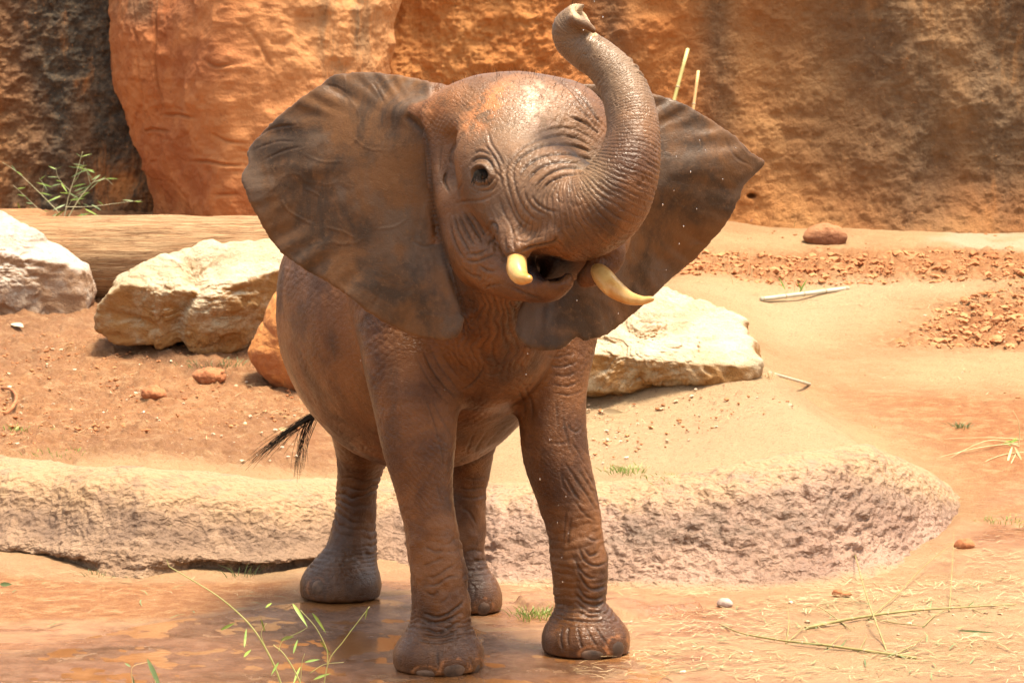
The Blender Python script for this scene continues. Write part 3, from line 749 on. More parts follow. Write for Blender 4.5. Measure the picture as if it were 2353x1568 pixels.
# ------------------------------------------------------------------ logs
def log_mesh(name, L, r, seed, n=340, ns=110):
    x = np.linspace(-L / 2, L / 2, n); a = np.linspace(0, 2 * np.pi, ns, endpoint=False)
    X = np.repeat(x, ns); A = np.tile(a, n)
    p = np.stack([X * 0.55, np.cos(A) * r * 7, np.sin(A) * r * 7], -1)
    R = r * (1 + 0.05 * fbm(np.stack([X, np.cos(A), np.sin(A)], -1), 1.2, 3, 0.5, seed)) - 0.012 * np.clip(ridged(p, 2.6, 4, 0.6, seed), 0, 1) + 0.008 * fbm(p, 3, 4, 0.6, seed + 3)
    R *= 1 - 0.16 * np.clip((np.abs(X) - L / 2 + 0.05) / 0.05, 0, 1) ** 2
    V = np.stack([X, np.cos(A) * R, np.sin(A) * R], -1)
    i = np.arange((n - 1) * ns); rr = i // ns; c = i % ns; c2 = (c + 1) % ns
    Q = np.stack([rr * ns + c, rr * ns + c2, (rr + 1) * ns + c2, (rr + 1) * ns + c], -1)
    base = len(V); V = np.vstack([V, [[-L / 2, 0, 0], [L / 2, 0, 0]]])
    m = MB(); m.add(V, Q.tolist())
    for k in range(ns):
        k2 = (k + 1) % ns
        m.f.append((base, k2, k)); m.f.append((base + 1, (n - 1) * ns + k, (n - 1) * ns + k2))
    return m.mesh(name)
lg = G(260, 692)
Yl = lg[1] + 0.16
lr = 98 * mpp(Yl)
pc = P(345, 594, Yl); pl = P(95, 600, Yl + 0.05)
LL = 3.0
lo = link('fallen_log', log_mesh('fallen_log', LL, lr, 3.0), M_log, None, (P(100, 597, Yl)[0] + LL / 2 - 0.35, Yl + 0.1, pc[2]))
lo.rotation_euler = (0.5, -0.008, -0.02)
tag(lo, 'thick weathered log lying behind the pale boulders at left', 'log')
kb = MB(); kp = P(437, 540, Yl - lr * 0.85); kb.add(*tube([kp + np.array([0, 0.05, 0]), kp + np.array([0, -0.012, 0.004])], [0.03, 0.022], 10))
l2p = P(20, 520, Yl + 0.42)
l2 = link('fallen_log', log_mesh('fallen_log', 1.9, 0.155, 8.0, 200, 90), M_log, None, (l2p[0] + 0.20 - 0.95, Yl + 0.48, P(20, 481, Yl + 0.42)[2] - 0.155))
l2.rotation_euler = (0.2, 0.0, 0.03)
tag(l2, 'shorter sawn log end behind the long log at the left edge', 'log')

# ------------------------------------------------------------------ elephant (signed distance field -> one continuous skin)
class Field:
    def __init__(s, ax):
        s.ax = [np.asarray(a, np.float64) for a in ax]
        s.n = np.array([len(a) for a in ax])
        s.f = np.full(s.n, 0.3, np.float32)
    def box(s, lo, hi, pad):
        a = [max(int(np.searchsorted(s.ax[k], lo[k] - pad)) - 1, 0) for k in range(3)]
        b = [min(int(np.searchsorted(s.ax[k], hi[k] + pad)) + 1, s.n[k]) for k in range(3)]
        sl_ = tuple(slice(i, max(j, i + 1)) for i, j in zip(a, b))
        g = [s.ax[k][sl_[k]].astype(np.float32) for k in range(3)]
        return sl_, g[0][:, None, None], g[1][None, :, None], g[2][None, None, :]
    def join(s, sl_, d, k):
        f = s.f[sl_]
        if k <= 0: s.f[sl_] = np.minimum(f, d); return
        h = np.maximum(k - np.abs(f - d), 0) / k
        s.f[sl_] = np.minimum(f, d) - h * h * k * 0.25
    def cut(s, sl_, d, k):
        f = s.f[sl_]; d = -d
        h = np.maximum(k - np.abs(f - d), 0) / k
        s.f[sl_] = np.maximum(f, d) + h * h * k * 0.25
    def chain(s, pts, rad, k, cut=False, clip=None):
        pts = np.asarray(pts, float); pad = 0.10
        lo = pts.min(0) - rad.max(); hi = pts.max(0) + rad.max()
        sl_, x, y, z = s.box(lo, hi, pad)
        d = np.full(s.f[sl_].shape, 0.3, np.float32)
        off = [q.start for q in sl_]
        for i in range(len(pts) - 1):
            a, b = pts[i], pts[i + 1]; ba = b - a; L2 = float(ba @ ba) + 1e-9
            rm = max(rad[i], rad[i + 1])
            s2, x, y, z = s.box(np.minimum(a, b) - rm, np.maximum(a, b) + rm, pad)
            t = np.clip(((x - a[0]) * ba[0] + (y - a[1]) * ba[1] + (z - a[2]) * ba[2]) / L2, 0, 1)
            q = np.sqrt((x - a[0] - ba[0] * t) ** 2 + (y - a[1] - ba[1] * t) ** 2 + (z - a[2] - ba[2] * t) ** 2) - (rad[i] + (rad[i + 1] - rad[i]) * t)
            s3 = tuple(slice(u.start - o, u.stop - o) for u, o in zip(s2, off))
            d[s3] = np.minimum(d[s3], q)
        if clip is not None:
            _, x, y, z = s.box(lo, hi, pad); a, b = clip
            d = np.maximum(d, ((x - a[0]) * b[0] + (y - a[1]) * b[1] + (z - a[2]) * b[2]).astype(np.float32))
        (s.cut if cut else s.join)(sl_, d, k)
    def ell(s, c, r, R, k, cut=False):
        """ellipsoid centre c, radii r, rotation rows R (local axes)"""
        c = np.asarray(c, float); r = np.asarray(r, float); m = r.max()
        sl_, x, y, z = s.box(c - m, c + m, 0.10)
        x = x - c[0]; y = y - c[1]; z = z - c[2]
        q = [R[i][0] * x + R[i][1] * y + R[i][2] * z for i in range(3)]
        k0 = np.sqrt(sum((q[i] / r[i]) ** 2 for i in range(3))); k1 = np.sqrt(sum((q[i] / r[i] ** 2) ** 2 for i in range(3)))
        d = k0 * (k0 - 1) / np.maximum(k1, 1e-4)
        (s.cut if cut else s.join)(sl_, d.astype(np.float32), k)
    def surface(s):
        f = s.f; ins = f < 0
        nx, ny, nz = f.shape
        cnt = np.zeros((nx - 1, ny - 1, nz - 1), np.int8)
        for a in (0, 1):
            for b in (0, 1):
                for c in (0, 1):
                    cnt += ins[a:nx - 1 + a, b:ny - 1 + b, c:nz - 1 + c]
        act = np.nonzero((cnt > 0) & (cnt < 8)); ax, ay, az = act
        acc = np.zeros((len(ax), 3)); num = np.zeros(len(ax))
        cor = [(a, b, c) for a in (0, 1) for b in (0, 1) for c in (0, 1)]
        val = {k: f[ax + k[0], ay + k[1], az + k[2]].astype(float) for k in cor}
        for k in cor:
            for d in range(3):
                if k[d] == 0:
                    l = list(k); l[d] = 1; l = tuple(l)
                    va, vb = val[k], val[l]; cr = (va < 0) != (vb < 0)
                    t = np.where(cr, va / np.where(cr, va - vb, 1), 0)
                    p = np.zeros((len(ax), 3)); p[:] = k; p[:, d] = t
                    acc += p * cr[:, None]; num += cr
        V = acc / num[:, None] + np.stack(act, -1)
        V = np.stack([np.interp(V[:, k], np.arange(s.n[k]), s.ax[k]) for k in range(3)], -1)
        idx = np.full(cnt.shape, -1, np.int32); idx[act] = np.arange(len(ax))
        Q = []
        for d in range(3):
            sl0 = [slice(None)] * 3; sl1 = [slice(None)] * 3
            sl0[d] = slice(0, -1); sl1[d] = slice(1, None)
            A = ins[tuple(sl0)]; B = ins[tuple(sl1)]
            for sgn in (0, 1):
                e = np.nonzero((A & ~B) if sgn == 0 else (~A & B))
                u, v = (d + 1) % 3, (d + 2) % 3
                ok = (e[u] > 0) & (e[v] > 0) & (e[u] < f.shape[u] - 1) & (e[v] < f.shape[v] - 1)
                e = [q[ok] for q in e]
                def at(du, dv):
                    i = [q.copy() for q in e]; i[u] = i[u] + du; i[v] = i[v] + dv
                    return idx[tuple(i)]
                q = np.stack([at(-1, -1), at(0, -1), at(0, 0), at(-1, 0)], -1)
                Q.append(q if sgn == 0 else q[:, ::-1])
        return V, np.vstack(Q)

def limb(spec, n=40):
    """spec rows: px, py, Y, r_px -> smooth centre line and radii in metres"""
    a = np.array(spec, float)
    w_ = np.array([[*P(r[0], r[1], r[2]), r[3] * mpp(r[2])] for r in a])
    c = catmull(w_, n)
    return c[:, :3], np.maximum(c[:, 3], 0.004)
def rotz(deg, tilt=0.0, roll=0.0):
    from mathutils import Euler
    m = np.array(Euler((math.radians(tilt), math.radians(roll), math.radians(deg)), 'XYZ').to_matrix())
    return m.T

TRUNK = limb([(1200, 420, -.36, 132), (1262, 462, -.47, 126), (1330, 492, -.58, 108), (1395, 465, -.64, 95), (1437, 395, -.65, 78), (1454, 320, -.62, 64), (1448, 250, -.57, 59),
              (1424, 190, -.52, 54), (1388, 146, -.49, 48), (1350, 119, -.47, 47), (1317, 95, -.46, 43), (1304, 70, -.47, 37), (1316, 54, -.48, 37), (1333, 43, -.49, 38), (1356, 28, -.50, 40)], 96)
TIPP = P(1340, 40, -.49); TIPN = np.array([.74, -.30, .60]); TIPN /= np.linalg.norm(TIPN); NTIP = 80
LEG_FL = limb([(935, 660, .36, 135), (942, 800, .26, 116), (952, 900, .20, 103), (962, 1020, .16, 86), (972, 1110, .14, 69), (987, 1200, .13, 63), (1003, 1290, .12, 67), (1011, 1370, .11, 69), (1012, 1430, .11, 70), (1010, 1490, .10, 86), (1007, 1545, .09, 100)], 44)
LEG_FR = limb([(1275, 700, .56, 115), (1262, 830, .50, 98), (1268, 930, .46, 80), (1276, 1040, .44, 78), (1300, 1130, .43, 71), (1321, 1210, .42, 65), (1330, 1290, .41, 67), (1333, 1350, .41, 63), (1335, 1400, .41, 62), (1341, 1450, .40, 84), (1346, 1500, .39, 96)], 44)
LEG_RL = limb([(850, 800, 1.30, 150), (846, 960, 1.42, 95), (830, 1060, 1.50, 58), (820, 1140, 1.55, 49), (811, 1220, 1.56, 54), (800, 1290, 1.54, 68), (785, 1340, 1.50, 84), (781, 1375, 1.48, 88)], 36)
LEG_RR = limb([(1060, 850, 1.15, 130), (1070, 1000, 1.20, 75), (1075, 1100, 1.24, 50), (1070, 1200, 1.25, 47), (1068, 1290, 1.24, 50), (1080, 1350, 1.22, 58), (1084, 1400, 1.20, 62)], 36)
JAW = limb([(1105, 560, -.27, 82), (1150, 608, -.36, 72), (1212, 644, -.46, 52), (1262, 654, -.54, 40), (1292, 646, -.58, 27)], 24)
NECK = limb([(1165, 520, .02, 165), (1140, 620, .10, 130), (1125, 720, .18, 112), (1118, 800, .28, 125)], 20)
DEWLAP = limb([(1130, 660, -.05, 58), (1133, 740, .0, 42), (1135, 775, .04, 14)], 16)
TAILROOT = limb([(830, 840, 1.75, 28), (775, 905, 1.86, 14), (742, 938, 1.9, 8), (700, 968, 1.92, 5)], 20)
SHEATH_L = limb([(1165, 480, -.45, 56), (1180, 535, -.56, 42), (1190, 574, -.62, 29)], 14)
SHEATH_R = limb([(1385, 545, -.48, 48), (1398, 590, -.48, 38), (1366, 626, -.50, 30), (1345, 640, -.48, 22)], 14)
LIP = limb([(1178, 566, -.60, 18), (1215, 560, -.645, 15), (1250, 552, -.675, 15), (1276, 538, -.69, 16)], 14)

EAR_L = [(1075, 205), (1000, 186), (900, 169), (820, 165), (762, 172), (738, 192), (690, 224), (640, 264), (598, 305), (566, 345), (568, 370), (553, 411), (566, 452), (582, 485), (601, 520), (624, 556),
         (652, 588), (700, 622), (750, 650), (800, 682), (840, 715), (882, 742), (930, 765), (985, 780), (1033, 783), (1060, 766), (1068, 735), (1060, 690), (1042, 620), (1030, 560), (1040, 480), (1060, 380), (1080, 280)]
EAR_R = [(1260, 205), (1310, 190), (1390, 195), (1440, 203), (1500, 213), (1560, 231), (1620, 264), (1688, 310), (1725, 344), (1760, 374), (1735, 402), (1712, 428), (1700, 458), (1678, 500), (1650, 540), (1605, 588), (1555, 632),
         (1500, 685), (1450, 728), (1402, 765), (1345, 784), (1325, 775), (1300, 798), (1260, 807), (1215, 800), (1188, 775), (1183, 742), (1196, 700), (1225, 650), (1260, 560), (1270, 400), (1250, 280)]
# depth control points of the ear sheets: px, py, Y
EAR_LD = [(1075, 210, -.08), (1000, 300, -.17), (1010, 450, -.17), (1030, 600, -.17), (1040, 760, -.22), (900, 170, .04), (740, 190, .12), (566, 350, .18), (553, 411, .14), (650, 590, .06), (800, 690, -.06), (930, 765, -.16),
          (850, 300, -.02), (750, 400, .03), (900, 500, -.10), (860, 620, -.08), (960, 650, -.17), (950, 380, -.13)]
EAR_RD = [(1250, 280, .06), (1270, 400, .02), (1230, 650, -.09), (1185, 740, -.14), (1250, 805, -.12), (1310, 190, .05), (1500, 215, .10), (1760, 374, .20), (1700, 458, .16), (1550, 632, .14), (1400, 765, .02),
          (1500, 400, .02), (1600, 400, .07), (1400, 600, -.03), (1450, 300, .05)]
def tps(pts):
    a = np.array(pts, float); x = a[:, :2] / 300; n = len(a)
    def U(r2): return np.where(r2 > 0, r2 * np.log(r2 + 1e-12), 0)
    K = U(((x[:, None] - x[None]) ** 2).sum(-1)) + 0.02 * np.eye(n); Pm = np.hstack([np.ones((n, 1)), x])
    A = np.block([[K, Pm], [Pm.T, np.zeros((3, 3))]]); c = np.linalg.solve(A, np.concatenate([a[:, 2], np.zeros(3)]))
    def ev(px, py):
        q0 = px / 300; q1 = py / 300
        r = c[n] + c[n + 1] * q0 + c[n + 2] * q1
        for i in range(n): r = r + c[i] * U((q0 - x[i, 0]) ** 2 + (q1 - x[i, 1]) ** 2)
        return r
    return ev
class Ear:
    def __init__(s, outline, depth, side):
        s.o = catmull(np.array(outline + outline[:1], float), len(outline) * 5)
        s.o = s.o + 2.2 * np.stack([fbm(np.column_stack([np.arange(len(s.o)) * .9, 0 * s.o[:, 0], 0 * s.o[:, 0] + 3 * k]), 1.0, 2) for k in (1, 2)], -1); s.o[-1] = s.o[0]
        s.d = tps(depth); s.side = side
        xs = np.arange(500, 1801, 4.0); ys = np.arange(120, 841, 4.0)
        gx, gy = np.meshgrid(xs, ys, indexing='ij')
        _, s.sd = poly_mask(gx, gy, s.o[:-1], 1.0)
        s.Y = s.d(gx, gy)
        root = (1000, 350) if side < 0 else (1290, 380)
        rr = np.hypot(gx - root[0], (gy - root[1]) * 0.8); th = np.arctan2(gy - root[1], (root[0] - gx) if side < 0 else (gx - root[0]))
        q = np.stack([th * 2.2, rr / 420, 0 * rr + (1.5 if side < 0 else 7.5)], -1).reshape(-1, 3)
        # soft radial folds, stronger towards the rim
        fold = fbm(q, 1.3, 3, 0.5).reshape(gx.shape) * 0.040 * sst(120, 420, rr)
        rim = np.exp(-((s.sd + 30) / 45) ** 2)
        q2 = np.stack([th * 9, rr / 300, 0 * rr + 3], -1).reshape(-1, 3)
        fold += rim * 0.014 * fbm(q2, 1.6, 3).reshape(gx.shape)
        s.Y = s.Y + fold
    def samp(s, a, px, py):
        u = np.clip((px - 500) / 4, 0, a.shape[0] - 1.01); v = np.clip((py - 120) / 4, 0, a.shape[1] - 1.01)
        i = u.astype(int); j = v.astype(int); fu = u - i; fv = v - j
        return (a[i, j] * (1 - fu) + a[i + 1, j] * fu) * (1 - fv) + (a[i, j + 1] * (1 - fu) + a[i + 1, j + 1] * fu) * fv
    def add(s, fld, k):
        w_ = np.array([P(a, b, float(s.d(np.array(a), np.array(b)))) for a, b in s.o])
        sl_, x, y, z = fld.box(w_.min(0), w_.max(0), 0.09)
        shp = fld.f[sl_].shape
        X, Y, Z = np.broadcast_arrays(x, y, z)
        px, py = proj(np.stack([X, Y, Z], -1).reshape(-1, 3).astype(float))
        Yv = Y.reshape(-1)
        sd = s.samp(s.sd, px, py) * mpp(0.0); Ye = s.samp(s.Y, px, py)
        inner = np.clip(-sd / 0.25, 0, 1)
        th = 0.0085 + 0.012 * inner
        dz = (np.abs(Yv - Ye) * 0.93 - th)
        rd = 0.010
        o_ = sd + rd; i_ = dz + rd
        d = np.minimum(np.maximum(o_, i_), 0) + np.hypot(np.maximum(o_, 0), np.maximum(i_, 0)) - rd
        fld.join(sl_, d.reshape(shp).astype(np.float32), k)
ear_l = Ear(EAR_L, EAR_LD, -1); ear_r = Ear(EAR_R, EAR_RD, 1)

def build_elephant():
    def axis(st, steps):
        a = [st]
        while a[-1] < steps[-1][0]: a.append(a[-1] + np.interp(a[-1], [q[0] for q in steps], [q[1] for q in steps]))
        return a
    fld = Field((axis(-1.02, [(-1.02, .0084), (.96, .0084)]), axis(-.88, [(-.88, .0082), (0, .0085), (.5, .011), (1.0, .015), (2.02, .018)]), axis(-.02, [(-.02, .0088), (1.0, .0088), (1.2, .0080), (2.36, .0080)])))
    I3 = np.eye(3)
    # trunk of the body: a deep barrel turned about 18 degrees
    R = rotz(18)
    k = mpp(0.7)
    fld.ell(P(955, 715, .95), (318 * k, 0.72, 375 * k), R, 0.05)
    fld.ell(P(1110, 690, .40), (0.28, 0.34, 0.34), R, 0.10)
    fld.chain(*limb([(1125, 760, .22, 120), (1122, 850, .30, 62), (1110, 900, .42, 50)], 10), 0.10)
    fld.ell(P(890, 660, 1.35), (0.36, 0.42, 0.44), R, 0.12)
    for L, kk in ((LEG_RL, .10), (LEG_RR, .08), (LEG_FL, .06), (LEG_FR, .06)): fld.chain(*L, kk)
    fld.chain(*TAILROOT, 0.03)
    fld.chain(*NECK, 0.10)
    # head
    fld.ell(P(1185, 365, -.14), (0.285, 0.31, 0.275), rotz(12, 0, 6), 0.10)
    fld.chain(*limb([(1105, 300, -.12, 118), (1180, 285, -.16, 112), (1285, 300, -.14, 118)], 12), 0.06)
    fld.chain(*limb([(1070, 440, -.20, 80), (1085, 530, -.24, 76), (1110, 600, -.24, 66)], 12), 0.07)
    fld.chain(*limb([(1090, 350, -.31, 52), (1130, 395, -.39, 48), (1150, 450, -.44, 50)], 12), 0.07)
    fld.chain(*limb([(1300, 330, -.2, 100), (1350, 440, -.25, 100), (1370, 540, -.32, 80)], 12), 0.07)
    fld.chain(*limb([(1032, 330, -.30, 26), (1040, 400, -.32, 22)], 6), 0.06, cut=True)
    fld.chain(*limb([(1110, 345, -.36, 22), (1085, 360, -.36, 18), (1072, 400, -.35, 16)], 8), 0.05)
    fld.chain(*limb([(1050, 470, -.28, 30), (1085, 560, -.33, 32), (1130, 610, -.38, 26)], 8), 0.05)
    # each ear before the trunk, so that trunk and ear stay apart
    ear_l.add(fld, 0.012); ear_r.add(fld, 0.012)
    # fold where the ear meets the head
    fld.chain(*limb([(1100, 235, -.18, 38), (1050, 238, -.19, 32), (1005, 250, -.165, 24), (960, 258, -.115, 15), (915, 255, -.06, 8)], 24), 0.08)
    fld.chain(*limb([(985, 268, -.19, 14), (980, 310, -.20, 12), (986, 360, -.20, 10), (990, 420, -.19, 8)], 16), 0.03)
    fld.chain(*DEWLAP, 0.07)
    fld.chain(*JAW, 0.045)
    fld.chain(*SHEATH_L, 0.04); fld.chain(*SHEATH_R, 0.04)
    fld.chain(TRUNK[0][:NTIP], TRUNK[1][:NTIP], 0.035)
    fld.chain(TRUNK[0][NTIP - 1:], TRUNK[1][NTIP - 1:], 0.012, clip=(TIPP, TIPN))
    # mouth: a closed palate behind the opening
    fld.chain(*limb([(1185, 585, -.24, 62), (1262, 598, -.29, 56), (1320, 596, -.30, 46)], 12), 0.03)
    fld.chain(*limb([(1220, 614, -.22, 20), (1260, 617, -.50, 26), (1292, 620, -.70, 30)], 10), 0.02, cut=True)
    fld.chain(*LIP, 0.03)
    # feet: rounded sole pads
    for px, py, Y, rx, h in ((1007, 1528, .09, 104, 46), (1346, 1486, .39, 99, 44), (782, 1352, 1.48, 90, 42), (1086, 1392, 1.20, 66, 34)):
        m = mpp(Y); c = P(px, py, Y)
        fld.ell((c[0], c[1], 0.05), (rx * m, rx * m * 0.95, 0.085), I3, 0.05)
    # nostril at the trunk tip
    fld.chain(*limb([(1318, 20, -.47, 10), (1345, 15, -.47, 9), (1366, 15, -.48, 8), (1368, 24, -.48, 7)], 12), 0.012)
    fld.chain(*limb([(1318, 44, -.535, 16), (1342, 55, -.545, 13), (1363, 70, -.54, 8)], 12), 0.012)
    tq = TIPP + TIPN * 0.03 + np.array([.006, .012, 0])
    fld.chain(np.array([TRUNK[0][-9], TIPP, tq]), np.array([0.010, 0.026, 0.036]), 0.010, cut=True)
    # soles are flat on the ground
    zz = fld.ax[2]
    fld.f = np.maximum(fld.f, (0.002 - zz)[None, None, :].astype(np.float32))
    V, Q = fld.surface()
    me = np_mesh('coarse', V, Q)
    bvh = BVHTree.FromPolygons(V.tolist(), Q.tolist())
    ob = bpy.data.objects.new('coarse', me); C.objects.link(ob)
    sm = ob.modifiers.new('s', 'SMOOTH'); sm.factor = 0.5; sm.iterations = 2
    sb = ob.modifiers.new('b', 'SUBSURF'); sb.levels = 1; sb.render_levels = 1
    dg = bpy.context.evaluated_depsgraph_get()
    fine = bpy.data.meshes.new_from_object(ob.evaluated_get(dg))
    bpy.data.objects.remove(ob)
    fine.name = 'elephant'
    return fine, bvh
skin, BVH = build_elephant()
def hit(px, py):
    d = Vector(ray(px, py)).normalized()
    loc, n, i, t = BVH.ray_cast(Vector(CAM), d)
    return loc, n

def nearest(Vs, L):
    """distance to a limb's centre line, its parameter and arc length"""
    pts, rad = L; al = np.concatenate([[0], np.cumsum(np.linalg.norm(np.diff(pts, axis=0), axis=1))])
    best = np.full(len(Vs), 9.0, np.float32); arc = np.zeros(len(Vs), np.float32); rr = np.ones(len(Vs), np.float32)
    m = rad.max() * 1.6
    ids = np.nonzero(np.all((Vs > pts.min(0) - m) & (Vs < pts.max(0) + m), axis=1))[0]
    x, y, z = (np.ascontiguousarray(Vs[ids, k], np.float32) for k in range(3))
    B = best[ids]; A = arc[ids]; Rr = rr[ids]
    for i in range(len(pts) - 1):
        a = pts[i].astype(np.float32); ba = (pts[i + 1] - pts[i]).astype(np.float32); L2 = float(ba @ ba) + 1e-12
        dx = x - a[0]; dy = y - a[1]; dz = z - a[2]
        t = np.clip((dx * ba[0] + dy * ba[1] + dz * ba[2]) / np.float32(L2), 0, 1)
        d = (dx - t * ba[0]) ** 2 + (dy - t * ba[1]) ** 2 + (dz - t * ba[2]) ** 2
        k = np.nonzero(d < B)[0]
        B[k] = d[k]; A[k] = al[i] + t[k] * (al[i + 1] - al[i]); Rr[k] = rad[i] + t[k] * (rad[i + 1] - rad[i])
    best[ids] = B; arc[ids] = A; rr[ids] = Rr
    best = np.sqrt(best)
    return best, arc, rr, al[-1]
def crease(ph, w_=0.30):
    """0 on the skin, 1 in thin grooves at whole phases"""
    d = np.abs(ph - np.round(ph)); return np.exp(-(d / (w_ * 0.5)) ** 2)


FACE = zm(955.7, 157.1, .359, [
    [1.3, (590, 720), (640, 600), (740, 520), (860, 485), (980, 490), (1080, 520), (1150, 570)], [1.5, (640, 740), (690, 640), (790, 570), (900, 545), (1010, 550), (1100, 580), (1140, 600)],
    [1.6, (690, 770), (740, 680), (820, 620), (920, 595), (1020, 600), (1110, 620)], [1.7, (740, 790), (790, 720), (860, 665), (950, 635), (1040, 635), (1100, 645)], [1.7, (790, 800), (840, 735), (900, 700), (980, 678), (1060, 675)],
    [0.9, (560, 700), (590, 610), (680, 510), (800, 450), (930, 430), (1050, 460), (1150, 530)], [0.7, (700, 470), (820, 400), (950, 380), (1080, 420), (1180, 500)],
    [1.2, (960, 90), (1060, 180), (1140, 290), (1200, 380)], [1.2, (960, 300), (1060, 340), (1150, 400), (1210, 440)], [0.8, (1010, 230), (1110, 320), (1190, 420)], [0.8, (880, 70), (960, 110), (1040, 200), (1100, 280)],
    [0.8, (600, 560), (572, 650), (590, 760), (620, 860), (660, 950), (720, 1000)], [0.8, (640, 600), (620, 680), (640, 780), (680, 880), (740, 950), (800, 980)], [0.8, (690, 770), (710, 840), (760, 900), (840, 940)], [0.7, (530, 820), (560, 920), (590, 980)],
    [0.8, (560, 780), (600, 880), (650, 980), (700, 1040)], [0.8, (730, 800), (770, 860), (830, 900), (900, 920)],
    [1.3, (345, 620), (380, 580), (440, 575), (480, 610), (492, 670)], [0.9, (430, 480), (480, 540), (520, 610), (530, 670)], [0.9, (460, 400), (480, 480), (530, 560), (560, 630)], [0.7, (360, 560), (400, 530), (450, 540), (500, 590)],
    [1.1, (400, 745), (460, 740), (498, 690)], [0.9, (400, 785), (480, 775), (520, 720)], [0.7, (250, 860), (330, 850), (430, 840), (510, 790)], [0.6, (300, 720), (270, 790), (290, 850)], [0.7, (500, 650), (540, 700), (550, 760)],
    [1.1, (240, 920), (260, 1020), (310, 1120), (350, 1190)], [1.2, (270, 930), (320, 1040), (380, 1150)], [1.2, (300, 910), (370, 1020), (430, 1110)], [1.0, (350, 930), (400, 1000), (450, 1080)], [1.2, (460, 1040), (480, 990), (515, 1010), (505, 1080), (470, 1110)],
    [1.0, (215, 960), (230, 1060), (270, 1160), (310, 1220)], [1.0, (330, 1190), (400, 1180), (470, 1150)], [1.0, (310, 1225), (380, 1235), (460, 1205), (520, 1180)], [0.9, (400, 1260), (450, 1290), (510, 1300)], [0.8, (300, 1280), (350, 1320), (430, 1340)],
    [1.5, (650, 1175), (730, 1145), (800, 1132), (880, 1110), (915, 1060)], [0.8, (640, 1100), (700, 1110), (750, 1080), (830, 1070)], [0.9, (560, 1080), (575, 1140), (600, 1185)], [0.7, (610, 1080), (630, 1150)], [0.8, (590, 960), (620, 1050), (640, 1130)], [0.7, (665, 980), (655, 1060), (690, 1090)],
    [1.4, (205, 640), (180, 720), (215, 800)], [0.8, (250, 480), (220, 560), (230, 640)], [0.7, (170, 480), (150, 580), (140, 680)], [0.7, (310, 400), (270, 460), (240, 540)],
    [0.9, (600, 1390), (700, 1440), (820, 1480)], [0.7, (400, 1420), (480, 1390), (560, 1380)]])
LEGS = zm(890.2, 1073.5, .3152, [
    [.7, (250, 720), (330, 690), (420, 650)], [.9, (280, 800), (350, 790), (430, 740), (500, 700)], [1.0, (270, 860), (360, 850), (440, 800), (520, 790)], [.8, (260, 900), (330, 930), (380, 890)], [1.6, (240, 1050), (330, 1088), (430, 1070), (520, 1010), (555, 960)],
    [1.5, (235, 1105), (320, 1130), (430, 1112), (545, 1050)], [1.4, (215, 1160), (300, 1175), (360, 1200), (450, 1165), (565, 1100)], [1.2, (230, 1205), (320, 1225), (430, 1218), (575, 1150)], [1.1, (205, 1245), (300, 1265), (420, 1262), (585, 1200)],
    [1.0, (358, 1330), (365, 1400), (380, 1470)], [.7, (400, 1320), (395, 1390)], [.7, (600, 1380), (620, 1450)], [.7, (250, 560), (340, 610), (420, 600)], [.6, (480, 880), (430, 960), (380, 990)],
    [1.3, (1390, 560), (1420, 650), (1470, 700), (1540, 712), (1605, 680)], [1.0, (1430, 590), (1480, 640), (1560, 605)], [.9, (1440, 500), (1500, 530), (1580, 515)], [1.1, (1360, 660), (1400, 740), (1470, 800), (1540, 802)], [1.5, (1370, 720), (1420, 820), (1480, 882), (1560, 872), (1603, 840)],
    [1.2, (1380, 860), (1430, 930), (1510, 962), (1592, 930)], [1.2, (1360, 920), (1430, 980), (1520, 1003), (1602, 970)], [1.1, (1360, 970), (1440, 1030), (1530, 1052), (1612, 1020)], [1.0, (1380, 1040), (1480, 1083), (1605, 1060)], [.9, (1270, 1100), (1380, 1110), (1500, 1125), (1630, 1100)],
    [1.0, (1270, 1150), (1260, 1250), (1280, 1330)], [.9, (1320, 1140), (1310, 1240), (1320, 1300)], [.9, (1380, 1150), (1400, 1250), (1420, 1330)], [.9, (1440, 1140), (1480, 1230), (1530, 1310)], [1.0, (1500, 1140), (1560, 1230), (1610, 1300)], [.8, (1340, 340), (1320, 470), (1310, 580)], [.7, (1300, 300), (1290, 420), (1280, 560)],
    [.8, (1260, 0), (1280, 120), (1330, 200)], [.9, (1330, 10), (1400, 120), (1480, 240), (1530, 330)], [.9, (1380, 0), (1450, 100), (1510, 200)], [.8, (1290, 60), (1360, 180), (1420, 260)], [.8, (1430, 0), (1480, 80), (1510, 140)], [.7, (1360, 230), (1430, 330), (1530, 400)],
    [.8, (520, 150), (600, 160), (740, 140)], [.8, (520, 210), (620, 225), (735, 200)], [.8, (530, 290), (600, 330), (650, 420)], [.8, (560, 620), (640, 600), (710, 620)], [.9, (560, 680), (640, 670), (715, 690)], [.9, (565, 740), (650, 730), (715, 750)], [.8, (600, 830), (640, 900), (620, 960)]])
